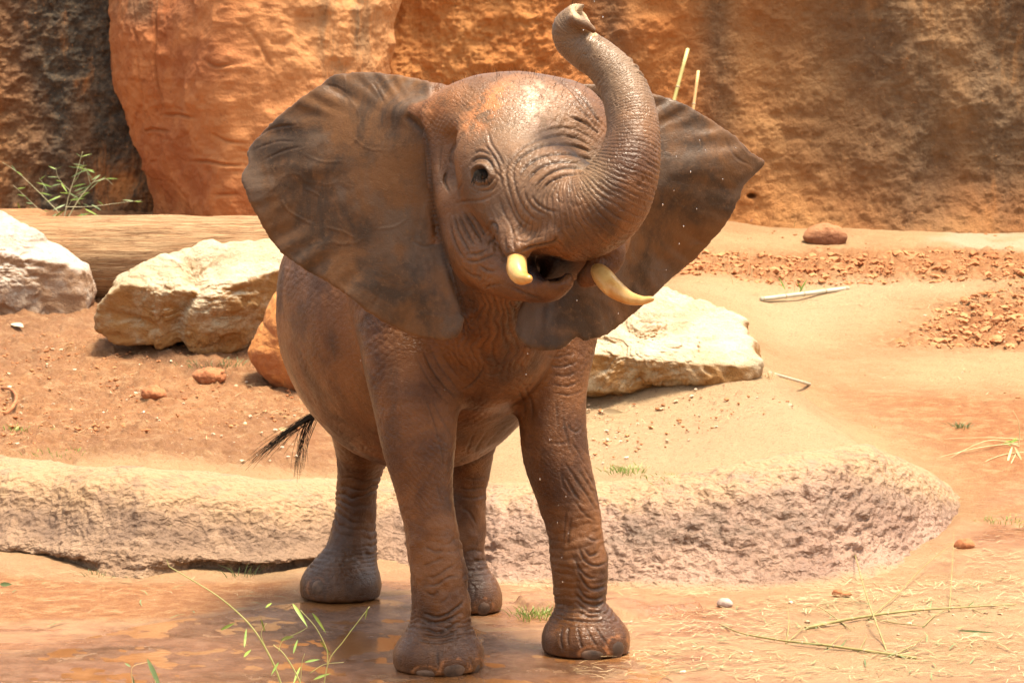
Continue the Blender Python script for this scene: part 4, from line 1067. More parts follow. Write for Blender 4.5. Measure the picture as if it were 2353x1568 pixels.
CHEST = zm(785.5, 720, .2922, [
    [1.2, (620, 260), (700, 420), (800, 560), (905, 665)], [.9, (680, 240), (760, 400), (850, 520), (925, 620)], [.8, (560, 300), (640, 450), (740, 600), (850, 720)], [.7, (760, 300), (850, 420), (930, 520)], [.7, (840, 260), (920, 380), (1000, 460)], [.7, (700, 640), (760, 780), (830, 900), (880, 1020)],
    [.8, (640, 620), (700, 780), (740, 900), (780, 1060)], [.9, (1120, 380), (1180, 420), (1260, 400), (1340, 330)], [.8, (1100, 450), (1180, 480), (1290, 450)], [1.3, (940, 600), (1010, 560), (1080, 480), (1130, 380)], [1.0, (1380, 580), (1430, 700), (1440, 800)], [.8, (1430, 560), (1490, 700), (1500, 850)],
    [.7, (760, 1000), (790, 1120), (790, 1260)], [.7, (740, 1300), (760, 1400), (790, 1500)], [.8, (1600, 330), (1700, 340), (1850, 310)], [.8, (1620, 400), (1720, 420), (1860, 380)], [.8, (1650, 470), (1760, 490), (1870, 450)], [.8, (1640, 550), (1760, 570), (1880, 530)], [.8, (1660, 620), (1780, 640), (1890, 610)],
    [1.0, (1780, 830), (1790, 900), (1850, 930), (1880, 880)], [.8, (1740, 780), (1750, 900), (1780, 1000), (1790, 1100)], [.8, (1680, 680), (1690, 800), (1700, 950)], [.7, (1600, 1010), (1700, 1020), (1790, 1015)], [.8, (1800, 1000), (1860, 1090), (1900, 1180)], [.8, (1740, 1150), (1820, 1280), (1900, 1420)], [.8, (1720, 1230), (1790, 1350), (1860, 1480)],
    [.8, (1270, 960), (1330, 900), (1390, 850)], [.7, (1160, 1150), (1260, 1040), (1390, 930)], [.7, (1120, 1060), (1200, 960), (1330, 850)], [.7, (1020, 1200), (1060, 1060), (1150, 920)], [.7, (950, 1200), (990, 1060), (1050, 930)], [.8, (930, 1290), (1050, 1300), (1150, 1270)]])

NAILS = ((1044, 1538, 30, 22), (976, 1545, 26, 13), (1098, 1534, 16, 18), (1421, 1490, 25, 25), (1364, 1503, 30, 16), (728, 1352, 20, 21), (1112, 1396, 19, 19))
def wrinkle(me):
    V = coords(me).astype(float); N = normals(me).astype(float)
    px, py = proj(V)
    dsp = np.zeros(len(V)); groove = np.zeros(len(V))
    w1 = fbm(V, 7, 3, 0.5, 2.0); w2 = fbm(V, 18, 3, 0.5, 5.0); w3 = fbm(V, 45, 3, 0.6, 9.0)
    onL = poly_mask(px, py, ear_l.o[:-1], 6.0)[0] * (np.abs(V[:, 1] - ear_l.samp(ear_l.Y, px, py)) < 0.05)
    onR = poly_mask(px, py, ear_r.o[:-1], 6.0)[0] * (np.abs(V[:, 1] - ear_r.samp(ear_r.Y, px, py)) < 0.05)
    # trunk
    d, arc, rr, tot = nearest(V, TRUNK)
    onT = (1 - sst(1.15, 1.45, d / rr)) * sst(0.10, 0.26, arc)
    earm = np.clip(onL + onR, 0, 1) * (1 - onT)
    earm = np.where((px > 975) & (px < 1200) & (py < 700) & (onL > 0), earm * (1 - sst(975, 1000, px) * (py < 560)), earm)
    ph = arc / (0.0185 - 0.008 * np.clip(arc / tot, 0, 1)) + 0.8 * w1 + 0.55 * w2
    g = crease(ph, 0.42) * (0.6 + 0.7 * w2)
    q = np.stack([np.arctan2(N[:, 2], N[:, 0]) * 6, arc * 60, V[:, 1] * 30], -1)
    ph2 = np.arctan2(N[:, 2] * 0.7 + N[:, 1], N[:, 0]) * 5.5 + 1.2 * w2 + 0.9 * fbm(V, 30, 2, 0.5, 4.4)
    g2 = crease(ph2, 0.26) * np.clip(0.5 + 2.0 * fbm(q, 0.5, 2), 0, 1)
    amp = 0.0048 - 0.0026 * np.clip(arc / tot, 0, 1)
    dsp -= onT * amp * np.clip(g + 0.45 * g2, 0, 1.3); groove = np.maximum(groove, onT * np.clip(g, 0, 1) * 0.55)
    tp = TRUNK[0]; al = np.linspace(0, tot, len(tp)); tg = np.gradient(tp, axis=0); tg /= np.linalg.norm(tg, axis=1)[:, None]
    outer = N[:, 0] * np.interp(arc, al, tg[:, 2]) - N[:, 2] * np.interp(arc, al, tg[:, 0])
    dsp += onT * sst(0.80, 0.97, outer) * sst(0.45, 0.6, arc) * 0.0045 * np.clip(np.cos(arc / 0.024 * 6.283 + 2 * w2) + w3, -0.3, 1.3)
    # folds sweeping round the bend between forehead and trunk
    c3 = P(1352, 395, -.50)
    rho = np.linalg.norm((V - c3) * np.array([1, 0.7, 1]), axis=1)
    mf = sst(1130, 1200, px) * (1 - sst(1385, 1400, px)) * sst(230, 300, py) * (1 - sst(440, 500, py)) * (1 - onT) * (V[:, 1] < 0.0) * (1 - earm)
    ph = rho / 0.0250 + 1.3 * w1 + 0.6 * w2 + 0.5 * fbm(V, 3, 2, 0.5, 71.0)
    g = crease(ph, 0.45); a = 0.0020 * (1 - sst(0.08, 0.36, rho)) + 0.0008
    g = g * np.clip(0.55 + 1.7 * fbm(V * np.array([1, 1, 1.5]), 8, 2, 0.5, 81.0), 0.05, 1.2)
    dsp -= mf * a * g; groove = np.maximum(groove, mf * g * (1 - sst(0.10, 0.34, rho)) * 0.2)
    # cheek wrinkles running down from the eye
    mc = np.exp(-((px - 1110) / 75) ** 2 - ((py - 540) / 100) ** 2) * (1 - onT) * (1 - earm) * (V[:, 1] < 0.0)
    ph = (px - 0.35 * py) / 19 + 1.6 * w1 + 0.9 * w2
    g = crease(ph, 0.4); dsp -= mc * 0.0018 * g; groove = np.maximum(groove, mc * g * 0.2)
    # eye folds
    ec = np.array(EYE); re = np.linalg.norm((V - ec) * np.array([1, 0.6, 1.15]), axis=1)
    me_ = (re < 0.14) * (1 - earm)
    ph = re / 0.0150 + 1.1 * w1 + 0.9 * w2
    g = crease(ph - 0.35, 0.42) * sst(0.026, 0.034, re) * (1 - sst(0.05, 0.12, re)) * np.clip(0.45 + 2.2 * fbm(V, 11, 2, 0.5, 61.0), 0, 1.1)
    dsp -= me_ * 0.0018 * g; groove = np.maximum(groove, me_ * g * 0.2)
    dsp -= 0.010 * np.exp(-(re / 0.020) ** 4) * (1 - earm)
    dsp += 0.013 * np.exp(-((re - 0.030) / 0.010) ** 2) * (1 - earm) * sst(-0.015, 0.02, V[:, 2] - ec[2]) + 0.007 * np.exp(-((re - 0.031) / 0.009) ** 2) * (1 - earm)
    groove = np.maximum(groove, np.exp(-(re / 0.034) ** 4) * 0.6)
    # temporal gland streak
    dsp -= 0.010 * np.exp(-((px - 1020) / 16) ** 2 - ((py - 400) / 45) ** 2) * (V[:, 1] < 0) * (1 - earm)
    # mouth corner / upper lip crinkles
    ml = np.exp(-((px - 1150) / 60) ** 2 - ((py - 560) / 50) ** 2) * (1 - onT) * (V[:, 1] < -0.2)
    dsp += ml * 0.006 * w3
    # legs
    legm = np.zeros(len(V))
    for L, seed, front in ((LEG_FL, 0, 1), (LEG_FR, 3, 1), (LEG_RL, 6, 0), (LEG_RR, 9, 0)):
        d, arc, rr, tot = nearest(V, L)
        m = (1 - sst(1.10, 1.5, d / rr)) * sst(0.30 if front else 0.2, 0.5, arc) * (1 - earm)
        legm = np.maximum(legm, m)
        z = V[:, 2]
        mm = m * sst(0.075, 0.15, z) * (1 - sst(0.42, 0.62, z))
        side_ = np.sin(np.arctan2(V[:, 1] - L[0][-1][1], V[:, 0] - L[0][-1][0]) * 1.0)
        ph = z / 0.030 + 0.35 * np.sin((V[:, 0] - L[0][-1][0]) * 14 + seed) + 1.5 * w1 + 0.5 * w2 + seed
        ms = np.clip(0.35 + 1.6 * fbm(V * np.array([1, 1, 1.6]), 6, 3, 0.5, 3.0 + seed), 0, 1.1)
        g = crease(ph, 0.36) * ms
        dsp -= mm * (0.0030 if front else 0.007) * g; groove = np.maximum(groove, mm * g * (0.15 if front else 0.4))
        dsp += mm * 0.0075 * (w2 + 0.8 * w1)
        # tight rings just above the foot
        ma = m * np.exp(-((z - 0.155) / 0.05) ** 2)
        ph = z / 0.0155 + 1.0 * w1 + 0.8 * w2; g = crease(ph, 0.4)
        dsp -= ma * 0.0035 * g; groove = np.maximum(groove, ma * g * 0.35)
        # criss cross skin higher up
        mu = m * sst(0.40, 0.6, z)
        u = V[:, 0] - np.interp(z, L[0][::-1, 2], L[0][::-1, 0])
        ga = crease((z * 0.8 + u * 0.9) / 0.021 + 1.1 * w2 + 1.5 * w1 + seed, 0.34); gb = crease((z * 0.7 - u * 1.0) / 0.024 + 1.1 * w2 + 1.2 * w1, 0.34)
        dsp -= mu * 0.0014 * (ga * (0.6 + w1) + gb * (0.6 - w1)); groove = np.maximum(groove, mu * 0.09 * np.maximum(ga, gb))
    # chest, neck and belly: loose fine creases
    body = (1 - earm) * (1 - onT) * (1 - legm) * (V[:, 2] < 1.32)
    nk = np.exp(-((px - 1130) / 85) ** 2) * sst(640, 700, py) * (1 - sst(800, 900, py))
    g = crease(V[:, 0] / 0.026 + 1.9 * w1 + 0.8 * w2, 0.4)
    dsp -= body * nk * 0.006 * g; groove = np.maximum(groove, body * nk * g * 0.45)
    ga = crease((V[:, 2] + 0.5 * V[:, 0]) / 0.024 + 1.6 * w1 + 0.8 * w2, 0.34); gb = crease((V[:, 2] - 0.9 * V[:, 0]) / 0.028 + 1.6 * w1 + 0.8 * w2, 0.34)
    dsp -= body * 0.0012 * (ga + gb) * np.clip(0.6 + 1.2 * w1, 0, 1)
    groove = np.maximum(groove, body * 0.10 * np.maximum(ga, gb))
    dsp += body * 0.006 * w1
    # rest of head: fine skin
    head = (1 - earm) * (1 - onT) * (V[:, 2] > 1.2) * (V[:, 1] < 0.1)
    ga = crease((V[:, 2] + 0.8 * V[:, 0]) / 0.017 + 1.4 * w1 + 0.9 * w2, 0.36); gb = crease((V[:, 2] * 0.7 - V[:, 0]) / 0.019 + 1.4 * w1 + 0.9 * w2, 0.36)
    hm = head * np.clip(0.35 + 2 * fbm(V, 9, 2, 0.5, 91.0), 0, 1) * (1 - np.exp(-((px - 1230) / 120) ** 2 - ((py - 250) / 70) ** 2))
    dsp -= hm * 0.0018 * (ga + gb) * np.clip(0.5 + 1.5 * w1, 0, 1)
    # ears: thin veins and wavy rim
    vein = 1 - sst(0, 0.05, np.abs(fbm(V * np.array([1, 0.3, 1]), 4.5, 3, 0.5, 13.0)))
    dsp += earm * (0.0010 * vein * np.clip(fbm(V, 3, 2, 0.5, 31.0) * 3, 0, 1) + 0.0012 * w2)
    seam = catmull(np.array([(938, 272), (972, 305), (982, 360), (986, 430), (1000, 510), (1018, 580), (1042, 650), (1064, 715)], float), 60)
    ds = np.min(np.hypot(px[:, None].astype(np.float32)[::1] - seam[None, :, 0].astype(np.float32), py[:, None].astype(np.float32) - seam[None, :, 1].astype(np.float32)), axis=1) if False else np.full(len(V), 999.0)
    near_ = np.nonzero((px > 900) & (px < 1100) & (py > 240) & (py < 750) & (V[:, 1] < 0.05))[0]
    for q in seam: ds[near_] = np.minimum(ds[near_], np.hypot(px[near_] - q[0], py[near_] - q[1]))
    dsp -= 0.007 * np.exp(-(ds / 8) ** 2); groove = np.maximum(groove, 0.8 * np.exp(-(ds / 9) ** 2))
    # shade inside the mouth, put into the skin colour
    mouth_shade = np.exp(-((px - 1262) / 52) ** 2 - ((py - 612) / 24) ** 2) * (V[:, 1] > -0.66) * (V[:, 1] < 0)
    mouth_shade = np.exp(-(((px - 1262) / 62) ** 2 + ((py - 616) / 34) ** 2) ** 2) * (V[:, 1] > -0.59) * (V[:, 1] < 0)
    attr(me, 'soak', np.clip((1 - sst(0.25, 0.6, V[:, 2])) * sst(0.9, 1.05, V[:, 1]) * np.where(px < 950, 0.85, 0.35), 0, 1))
    attr(me, 'gloss', np.clip((1 - sst(0.12, 0.35, V[:, 2])) * 0.8, 0, 1))
    attr(me, 'mouth', np.clip(mouth_shade * 1.3, 0, 1))
    def look(x, y):
        h = hit(x, y)[0]; return None if h is None else h.y
    EARS = zm(523.7, 0, .501, [[-.8, (235, 890), (270, 960), (350, 1010), (390, 1030)], [-.7, (340, 860), (400, 885), (425, 905)], [-.8, (440, 1040), (520, 1060), (590, 1095)], [-.7, (660, 1050), (760, 1040), (840, 990)], [1.2, (100, 650), (200, 590), (330, 570)], [1.2, (110, 690), (220, 650), (310, 650)],
        [1.0, (150, 740), (260, 690), (350, 670)], [1.0, (660, 370), (700, 440), (715, 470)], [.8, (440, 390), (500, 400), (560, 440)], [-.6, (480, 1110), (540, 1120), (560, 1090)], [-.6, (700, 1240), (690, 1330), (650, 1400)], [.7, (840, 1100), (900, 1130), (960, 1110)], [-.6, (330, 700), (430, 740), (540, 740)], [-.5, (560, 620), (640, 680), (740, 690)],
        [-.6, (2010, 880), (2080, 950), (2180, 990)], [-.6, (2060, 1130), (2160, 1120), (2240, 1150)], [.9, (2330, 620), (2380, 690), (2430, 720)], [.8, (2280, 640), (2330, 720), (2400, 760)], [-.5, (1900, 1220), (2000, 1240), (2090, 1200)]])
    for S_, w_, dp in ((EARS, 2.6, .0020), (FACE, 3.0, .0048), (LEGS, 2.8, .0042), (CHEST, 2.7, .0028)):
        d, g = carve(V, px, py, S_, look, w_, dp)
        dsp += d; groove = np.maximum(groove, np.clip(g, 0, 1.3) * 0.62)
    # small warts everywhere
    dsp += (1 - earm) * 0.0014 * w3
    me.vertices.foreach_set('co', (V + N * dsp[:, None]).astype(np.float32).ravel()); me.update()
    me.polygons.foreach_set('use_smooth', np.full(len(me.polygons), True))
    suv = np.stack([V[:, 0], V[:, 2], V[:, 1]], -1)
    d, arc, rr, tot = nearest(V, TRUNK); tp = TRUNK[0]; al = np.linspace(0, tot, len(tp)); tg = np.gradient(tp, axis=0); tg /= np.linalg.norm(tg, axis=1)[:, None]
    T = np.stack([np.interp(arc, al, tg[:, k]) for k in range(3)], -1); sd_ = np.stack([-T[:, 2], 0 * arc, T[:, 0]], -1)
    at_ = np.arctan2((N * sd_).sum(1), -N[:, 1]) * 0.09
    k = onT > 0.5; suv[k] = np.stack([at_, arc, 0 * arc], -1)[k]
    for L in (LEG_FL, LEG_FR, LEG_RL, LEG_RR):
        d, arc, rr, tot = nearest(V, L); k = (d / rr < 1.3) & (earm < .5) & (V[:, 2] < .9)
        suv[k] = np.stack([np.arctan2(N[:, 0], -N[:, 1]) * 0.10, V[:, 2] * 1.1, 0 * arc], -1)[k]
    ta = me.attributes.new('suv', 'FLOAT_VECTOR', 'POINT'); ta.data.foreach_set('vector', suv.astype(np.float32).ravel())
    def blob(cx, cy, rx, ry, a=0.0):
        u = (px - cx) * math.cos(a) + (py - cy) * math.sin(a); v = -(px - cx) * math.sin(a) + (py - cy) * math.cos(a)
        return np.exp(-(u / rx) ** 2 - (v / ry) ** 2)
    fr = (V[:, 1] < 0.0) & (V[:, 2] > 1.2)
    mud = np.maximum.reduce([blob(1122, 240, 62, 26, -0.75), 0.7 * blob(1085, 285, 30, 25), 0.35 * blob(1000, 245, 60, 25, -.4)]) * fr * (1 - earm)
    pale = np.maximum.reduce([blob(1230, 212, 32, 22), blob(1228, 255, 32, 26), 0.8 * blob(1240, 280, 25, 18)]) * fr
    grey = np.maximum.reduce([0.7 * blob(1200, 285, 140, 90), 0.5 * blob(1180, 400, 150, 160), onT * 0.8 * sst(0.5, 0.9, nearest(V, TRUNK)[1])]) * fr * (1 - earm)
    for a_ in NAILS:
        q = np.hypot((px - a_[0]) / a_[2], (py - a_[1] + 2) / a_[3]); mud = np.maximum(mud, 0.5 * np.exp(-((q - 1.12) / 0.16) ** 2) * (V[:, 2] < 0.2) * (N[:, 1] < 0.1))
    # groove darkens the skin colour along the creases
    attr(me, 'ear', np.clip(earm, 0, 1)); attr(me, 'mud', np.clip(mud * 1.6, 0, 1)); attr(me, 'pale', np.clip(pale * 1.5, 0, 1))
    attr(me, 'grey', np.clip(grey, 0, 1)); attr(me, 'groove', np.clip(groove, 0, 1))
    tipd = np.abs((V - TIPP) @ TIPN) + 5 * np.clip(np.linalg.norm(V - TIPP, axis=1) - 0.07, 0, 1)
    attr(me, 'pink', np.clip(1.2 * np.exp(-(tipd / 0.010) ** 2) + 0.25 * blob(1360, 400, 40, 60) * fr, 0, 1))
EYE = list(hit(1108, 400)[0])
wrinkle(skin)
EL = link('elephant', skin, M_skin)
tag(EL, 'wet brown young elephant with spread ears and raised curled trunk standing on muddy ground', 'elephant')

# tusks
def tusk(spec, n=26):
    pts, rad = limb(spec, n)
    rad = rad.copy(); rad[-1] *= 0.35; rad[-2] *= 0.75
    m = MB(); m.add(*tube(pts, rad, 18)); return m.mesh('tusk')
link('tusk', tusk([(1176, 560, -.56, 20), (1187, 590, -.62, 22), (1187, 618, -.68, 24), (1196, 636, -.72, 19), (1210, 640, -.75, 12), (1219, 640, -.77, 8)]), M_tusk, EL)['label'] = 'short worn tusk beside the mouth'
link('tusk', tusk([(1366, 612, -.50, 15), (1384, 634, -.56, 23), (1406, 659, -.62, 23), (1440, 682, -.67, 17), (1472, 690, -.70, 11), (1494, 687, -.72, 7), (1502, 685, -.73, 4)]), M_tusk, EL)['label'] = 'longer tusk with pointed tip'
# eye
def ball(name, c, r, sx=(1, 1, 1), R=None, nu=24, nv=16):
    d, Q = sphere_grid(nu, nv); V = d * np.array(sx) * r
    if R is not None: V = V @ R
    me = np_mesh(name, V + np.array(c), Q)
    if (normals(me) * d).sum() < 0: me = np_mesh(name, V + np.array(c), Q[:, ::-1])
    return me
en = hit(1108, 400)[1]
eye = link('eye', ball('eye', Vector(EYE) - en * 0.0165, 0.0205), M_eye, EL)
def hairs(name, roots, dirs, L, r, seed, bend=0.3, n=5):
    rg = np.random.default_rng(seed); m = MB()
    for a, d in zip(roots, dirs):
        a = np.array(a); d = np.array(d) / np.linalg.norm(d); l = L * rg.uniform(0.6, 1.2)
        t = np.linspace(0, 1, n)[:, None]
        pts = a + d * l * t + np.array([0, 0, -1]) * bend * l * t ** 2 + rg.normal(0, 0.08, 3) * l * t ** 2
        m.add(*tube(pts, np.linspace(r, r * 0.3, n), 3, False))
    return m.mesh(name)
rg = np.random.default_rng(3)
lr_, ld_ = [], []
for i in range(70):
    a = math.radians(20 + 140 * i / 69); c = np.array(EYE) + np.array([math.cos(a) * 0.027, 0, math.sin(a) * 0.017]) - np.array(en) * 0.001
    lr_.append(c); ld_.append(np.array([math.cos(a) * 0.5 + 0.1, -0.75, -0.75 + rg.normal(0, .15)]))
stuff(link('eyelash', hairs('eyelash', lr_, ld_, 0.044, 0.0013, 5), M_hair, EL))
# toenails
def nail(px, py, rx, ry, tilt=0.0):
    h_ = hit(px, py)
    if h_[0] is None: return
    n = Vector((h_[1].x, h_[1].y, h_[1].z * 0.5)).normalized(); k = mpp(h_[0].y)
    t = Vector((0, 0, 1)).cross(n).normalized(); b = n.cross(t)
    ca, sa = math.cos(tilt), math.sin(tilt); t2 = t * ca + b * sa; b2 = b * ca - t * sa
    R = np.array([t2, n, b2])
    link('toenail', ball('toenail', Vector(h_[0]) - n * 0.0115, 1.0, (rx * k, 0.0145, ry * k), R, 18, 12), M_nail, EL)
for a in NAILS:
    nail(*a)
# tail tuft
def tuft():
    m = MB(); rg = np.random.default_rng(9); root = TAILROOT[0][-6:]
    for i in range(90):
        b = root[rg.integers(0, 6)] + rg.normal(0, 0.006, 3)
        g = i % 3
        tgt = [(572, 1062), (610, 1040), (684, 1092)][g]; tgt = (tgt[0] + rg.normal(0, 11), tgt[1] + rg.normal(0, 9))
        f = rg.uniform(.7, 1.08); e = b + (P(tgt[0], tgt[1], 1.9 + rg.normal(0, 0.03)) - b) * f; t = np.linspace(0, 1, 7)[:, None]
        mid = (b + e) / 2 + np.array([[-.02, 0, .012], [0, 0, .03], [-.02, 0, .03]][g]) + rg.normal(0, .005, 3)
        pts = b * (1 - t) ** 2 + 2 * mid * t * (1 - t) + e * t ** 2
        m.add(*tube(pts, np.linspace(0.0014, 0.0005, 7), 3, False))
    return m.mesh('tail_tuft')
stuff(link('tail_tuft', tuft(), M_hair, EL))
# sparse hairs along the crown and trunk
def head_hair():
    V = coords(skin); N = normals(skin); rg = np.random.default_rng(4)
    px, py = proj(V.astype(float))
    ok = np.nonzero((V[:, 2] > 1.75) & (N[:, 2] > 0.25) & (V[:, 1] < 0.05) & (px > 1040) & (px < 1400) & (py < 300))[0]
    i = rg.choice(ok, 420, replace=False)
    return hairs('head_hair', V[i], N[i] + rg.normal(0, .25, (420, 3)), 0.022, 0.0006, 6, 0.1, 3)
stuff(link('head_hair', head_hair(), M_hair, EL))

# ------------------------------------------------------------------ canes, twigs, plants
def lying(pxs, r, lift=0.0, n=None):
    """a stick on the ground through the pixels, centre line r above the soil; lift raises its middle"""
    a = catmull(np.array(pxs, float), n or max(8, 6 * len(pxs)))
    g = np.array([G(x, y) for x, y in a])
    t = np.linspace(0, 1, len(g))
    g[:, 2] += r + lift * 4 * t * (1 - t)
    return g
def cane(name, p0, p1, r, mat, label, nodes, cat='bamboo cane', group=None):
    p0 = Vector(p0); p1 = Vector(p1); o = empty(name, p0); d = p1 - p0
    pts = np.array([d * t for t in np.linspace(0, 1, 12)])
    link('stem', tube_mesh('stem', pts, r, 12), mat, o)
    ringm = None
    for t in nodes:
        c = np.array(d * t); u = np.array(d.normalized())
        link('node_ring', tube_mesh('node_ring', [c - u * 0.006, c - u * 0.002, c + u * 0.002, c + u * 0.006], [r * 1.0, r * 1.16, r * 1.16, r * 1.0], 12), M_node, o)
    return tag(o, label, cat, group)
a = G(1748, 692); b = G(1948, 667)
cane('bamboo_cane', a + np.array([0, 0, .012]), b + np.array([0, 0, .012]), 0.0125, M_cane, 'thick whitish bamboo cane lying on the path right of the elephant', (0.02, .27, .48, .73, .97))
a = G(1768, 860); b = G(1860, 886)
cane('bamboo_cane', a + np.array([0, 0, .008]), b + np.array([0, 0, .008]), 0.0075, M_cane, 'short thin grey cane sticking out from the slab boulder at right', (0.4, .8))
def lean(top, foot, yt, r, mat, label):
    f_ = P(foot[0], foot[1], 9.75); f_[2] = float(ground_h(f_[0], f_[1])) - 0.02
    cane('leaning_cane', f_, P(top[0], top[1], yt), r, mat, label, (.3, .55, .8), 'cane')
lean((1580, 112), (1462, 505), 10.05, 0.011, M_greencane, 'longer yellow green cane leaning against the cliff wall above the ear')
lean((1604, 163), (1552, 505), 10.05, 0.010, M_orangecane, 'shorter orange brown cane leaning against the cliff wall above the ear')

def leaf_mesh(name, a, b, w, droop=0.15, seed=0):
    a = np.array(a, float); b = np.array(b, float); d = b - a; L = np.linalg.norm(d); d /= L
    rg = np.random.default_rng(seed)
    v = np.array([rg.uniform(-.5, .5), -1.0, rg.uniform(.1, .7)]); s_ = np.cross(d, v); s_ /= np.linalg.norm(s_); n = np.cross(s_, d)
    V = []; Q = []
    ts = np.array([0, .12, .35, .6, .82, 1.0]); ws = np.array([.08, .6, 1, .85, .45, .02])
    for t, q in zip(ts, ws):
        c = a + d * L * t - np.array([0, 0, 1]) * droop * L * t * t
        V += [c - s_ * w * q / 2 + n * w * 0.12 * q, c, c + s_ * w * q / 2 + n * w * 0.12 * q]
    for i in range(5):
        for k in range(2): Q.append((i * 3 + k, i * 3 + k + 1, i * 3 + k + 4, i * 3 + k + 3))
    m = MB(); m.add(V, Q); return m.mesh(name)
def plant(name, base, stems, leaves, mats, label, cat):
    """stems: (points in world space, r0, r1); leaves: (a, b, width)"""
    o = empty(name, base); bv = np.array(base)
    for pts, r0, r1 in stems:
        p = catmull(np.array(pts), max(6, 5 * len(pts))) - bv
        link('stem', tube_mesh('stem', p, np.linspace(r0, r1, len(p)) * 0.75, 6), mats[0], o)
    for i, (a, b, w_) in enumerate(leaves):
        link('leaf', leaf_mesh('leaf', np.array(a) - bv, np.array(b) - bv, w_ * 0.66, 0.1, i), mats[1 + i % (len(mats) - 1)], o)
    return tag(o, label, cat)
rg = np.random.default_rng(21)
def pp(px, Y): return [P(a, b, Y + (c[0] if c else 0)) for a, b, *c in px]
YS = 9.0
st = [(pp([(145, 512), (158, 450), (176, 395), (190, 348)], YS), .009, .003), (pp([(150, 512), (180, 460), (208, 425), (230, 402)], YS - .05), .009, .004), (pp([(142, 495), (95, 447), (45, 400), (5, 372)], YS), .006, .002),
      (pp([(150, 475), (200, 475), (260, 468), (325, 460)], YS - .1), .005, .002), (pp([(120, 512), (80, 472), (30, 425)], YS + .05), .004, .002), (pp([(170, 420), (188, 390), (193, 372)], YS), .003, .0015),
      (pp([(162, 440), (135, 410), (128, 385)], YS - .03), .003, .0015), (pp([(208, 425), (200, 395), (196, 385)], YS - .05), .003, .0015), (pp([(150, 485), (170, 455), (200, 440), (235, 410)], YS), .003, .0015),
      (pp([(215, 418), (240, 410), (260, 425)], YS - .05), .003, .0015), (pp([(95, 447), (100, 425), (90, 410)], YS), .002, .001), (pp([(176, 395), (190, 388), (208, 390)], YS), .002, .001)]
lf = []
for a, b in [((120, 430), (82, 415)), ((118, 428), (140, 420)), ((140, 450), (105, 462)), ((150, 470), (120, 480)), ((165, 430), (198, 418)), ((170, 440), (200, 425)), ((160, 460), (195, 452)), ((190, 440), (215, 415)), ((105, 485), (100, 512)),
             ((130, 490), (112, 505)), ((125, 500), (150, 478)), ((185, 490), (205, 500)), ((175, 498), (208, 486)), ((210, 470), (232, 480)), ((195, 480), (225, 492)), ((150, 505), (160, 485)), ((45, 480), (40, 462)), ((230, 402), (210, 412)),
             ((140, 420), (155, 440)), ((200, 500), (230, 490)), ((60, 505), (45, 470)), ((185, 470), (170, 452))]:
    y = YS + rg.uniform(-.12, .1)
    lf.append((P(*a, y), P(*b, y - .04), .016))
st = [(a, b * .62, c * .6) for a, b, c in st]
for pts, r0, r1 in list(st):
    cpt = catmull(np.array(pts), 12)
    for q in cpt[4::2]:
        for sg in (-1, 1):
            if rg.random() < .45:
                d = np.array([sg * rg.uniform(.4, 1), rg.uniform(-.6, .3), rg.uniform(-.5, .8)]); d /= np.linalg.norm(d); lf.append((q, q + d * rg.uniform(.04, .085), rg.uniform(.007, .012)))
b0 = P(148, 500, YS); b0[2] = float(ground_h(b0[0], b0[1]))
plant('bamboo_shrub', b0, st, lf, (M_stemp, M_leaf, M_leafd), 'sparse bamboo shrub with thin pale stems growing behind the log at left', 'shrub')

YF = -0.75
b0 = P(650, 1600, YF); b0[2] = 0.0
def gf(px, Y): p_ = P(px, 1600, Y); return np.array([p_[0], Y, -0.01])
st = [([gf(668, YF)] + pp([(642, 1560), (612, 1492), (572, 1432), (505, 1372), (430, 1325), (388, 1300)], YF), .0058, .0016), ([gf(718, YF - .05)] + pp([(690, 1568), (655, 1505), (628, 1480)], YF - .05), .0045, .002),
      ([gf(735, YF)] + pp([(752, 1528), (790, 1470), (849, 1392)], YF), .0035, .0014), (pp([(752, 1528), (750, 1490), (725, 1440), (690, 1400)], YF), .003, .0014), (pp([(640, 1495), (650, 1470), (690, 1450), (706, 1440)], YF), .0022, .001),
      (pp([(388, 1300), (383, 1285)], YF), .002, .001), (pp([(690, 1568), (694, 1520), (700, 1500)], YF - .04), .002, .001), (pp([(712, 1545), (745, 1525), (790, 1520)], YF), .002, .001), (pp([(612, 1492), (600, 1455), (612, 1430)], YF), .002, .001)]
lf = [(P(*a, YF + rg.uniform(-.05, .05)), P(*b, YF + rg.uniform(-.08, .08)), w_) for a, b, w_ in
      [((672, 1385), (706, 1432), .017), ((717, 1407), (749, 1447), .016), ((645, 1470), (676, 1453), .018), ((674, 1500), (684, 1462), .014), ((507, 1446), (540, 1426), .015), ((561, 1486), (566, 1434), .012), ((560, 1508), (577, 1486), .014),
       ((700, 1520), (735, 1510), .012), ((690, 1530), (672, 1568), .012), ((640, 1520), (622, 1545), .012), ((608, 1450), (598, 1412), .010), ((735, 1470), (760, 1500), .010), ((845, 1395), (838, 1420), .008), ((800, 1455), (815, 1430), .010), ((720, 1560), (760, 1540), .012), ((610, 1395), (625, 1380), .010)]]
plant('bamboo_sprout', b0, st, lf, (M_stem, M_leaf), 'slender green bamboo sprout with narrow leaves in the wet foreground left of the front foot', 'plant')
b0 = P(350, 1600, -.8); b0[2] = 0
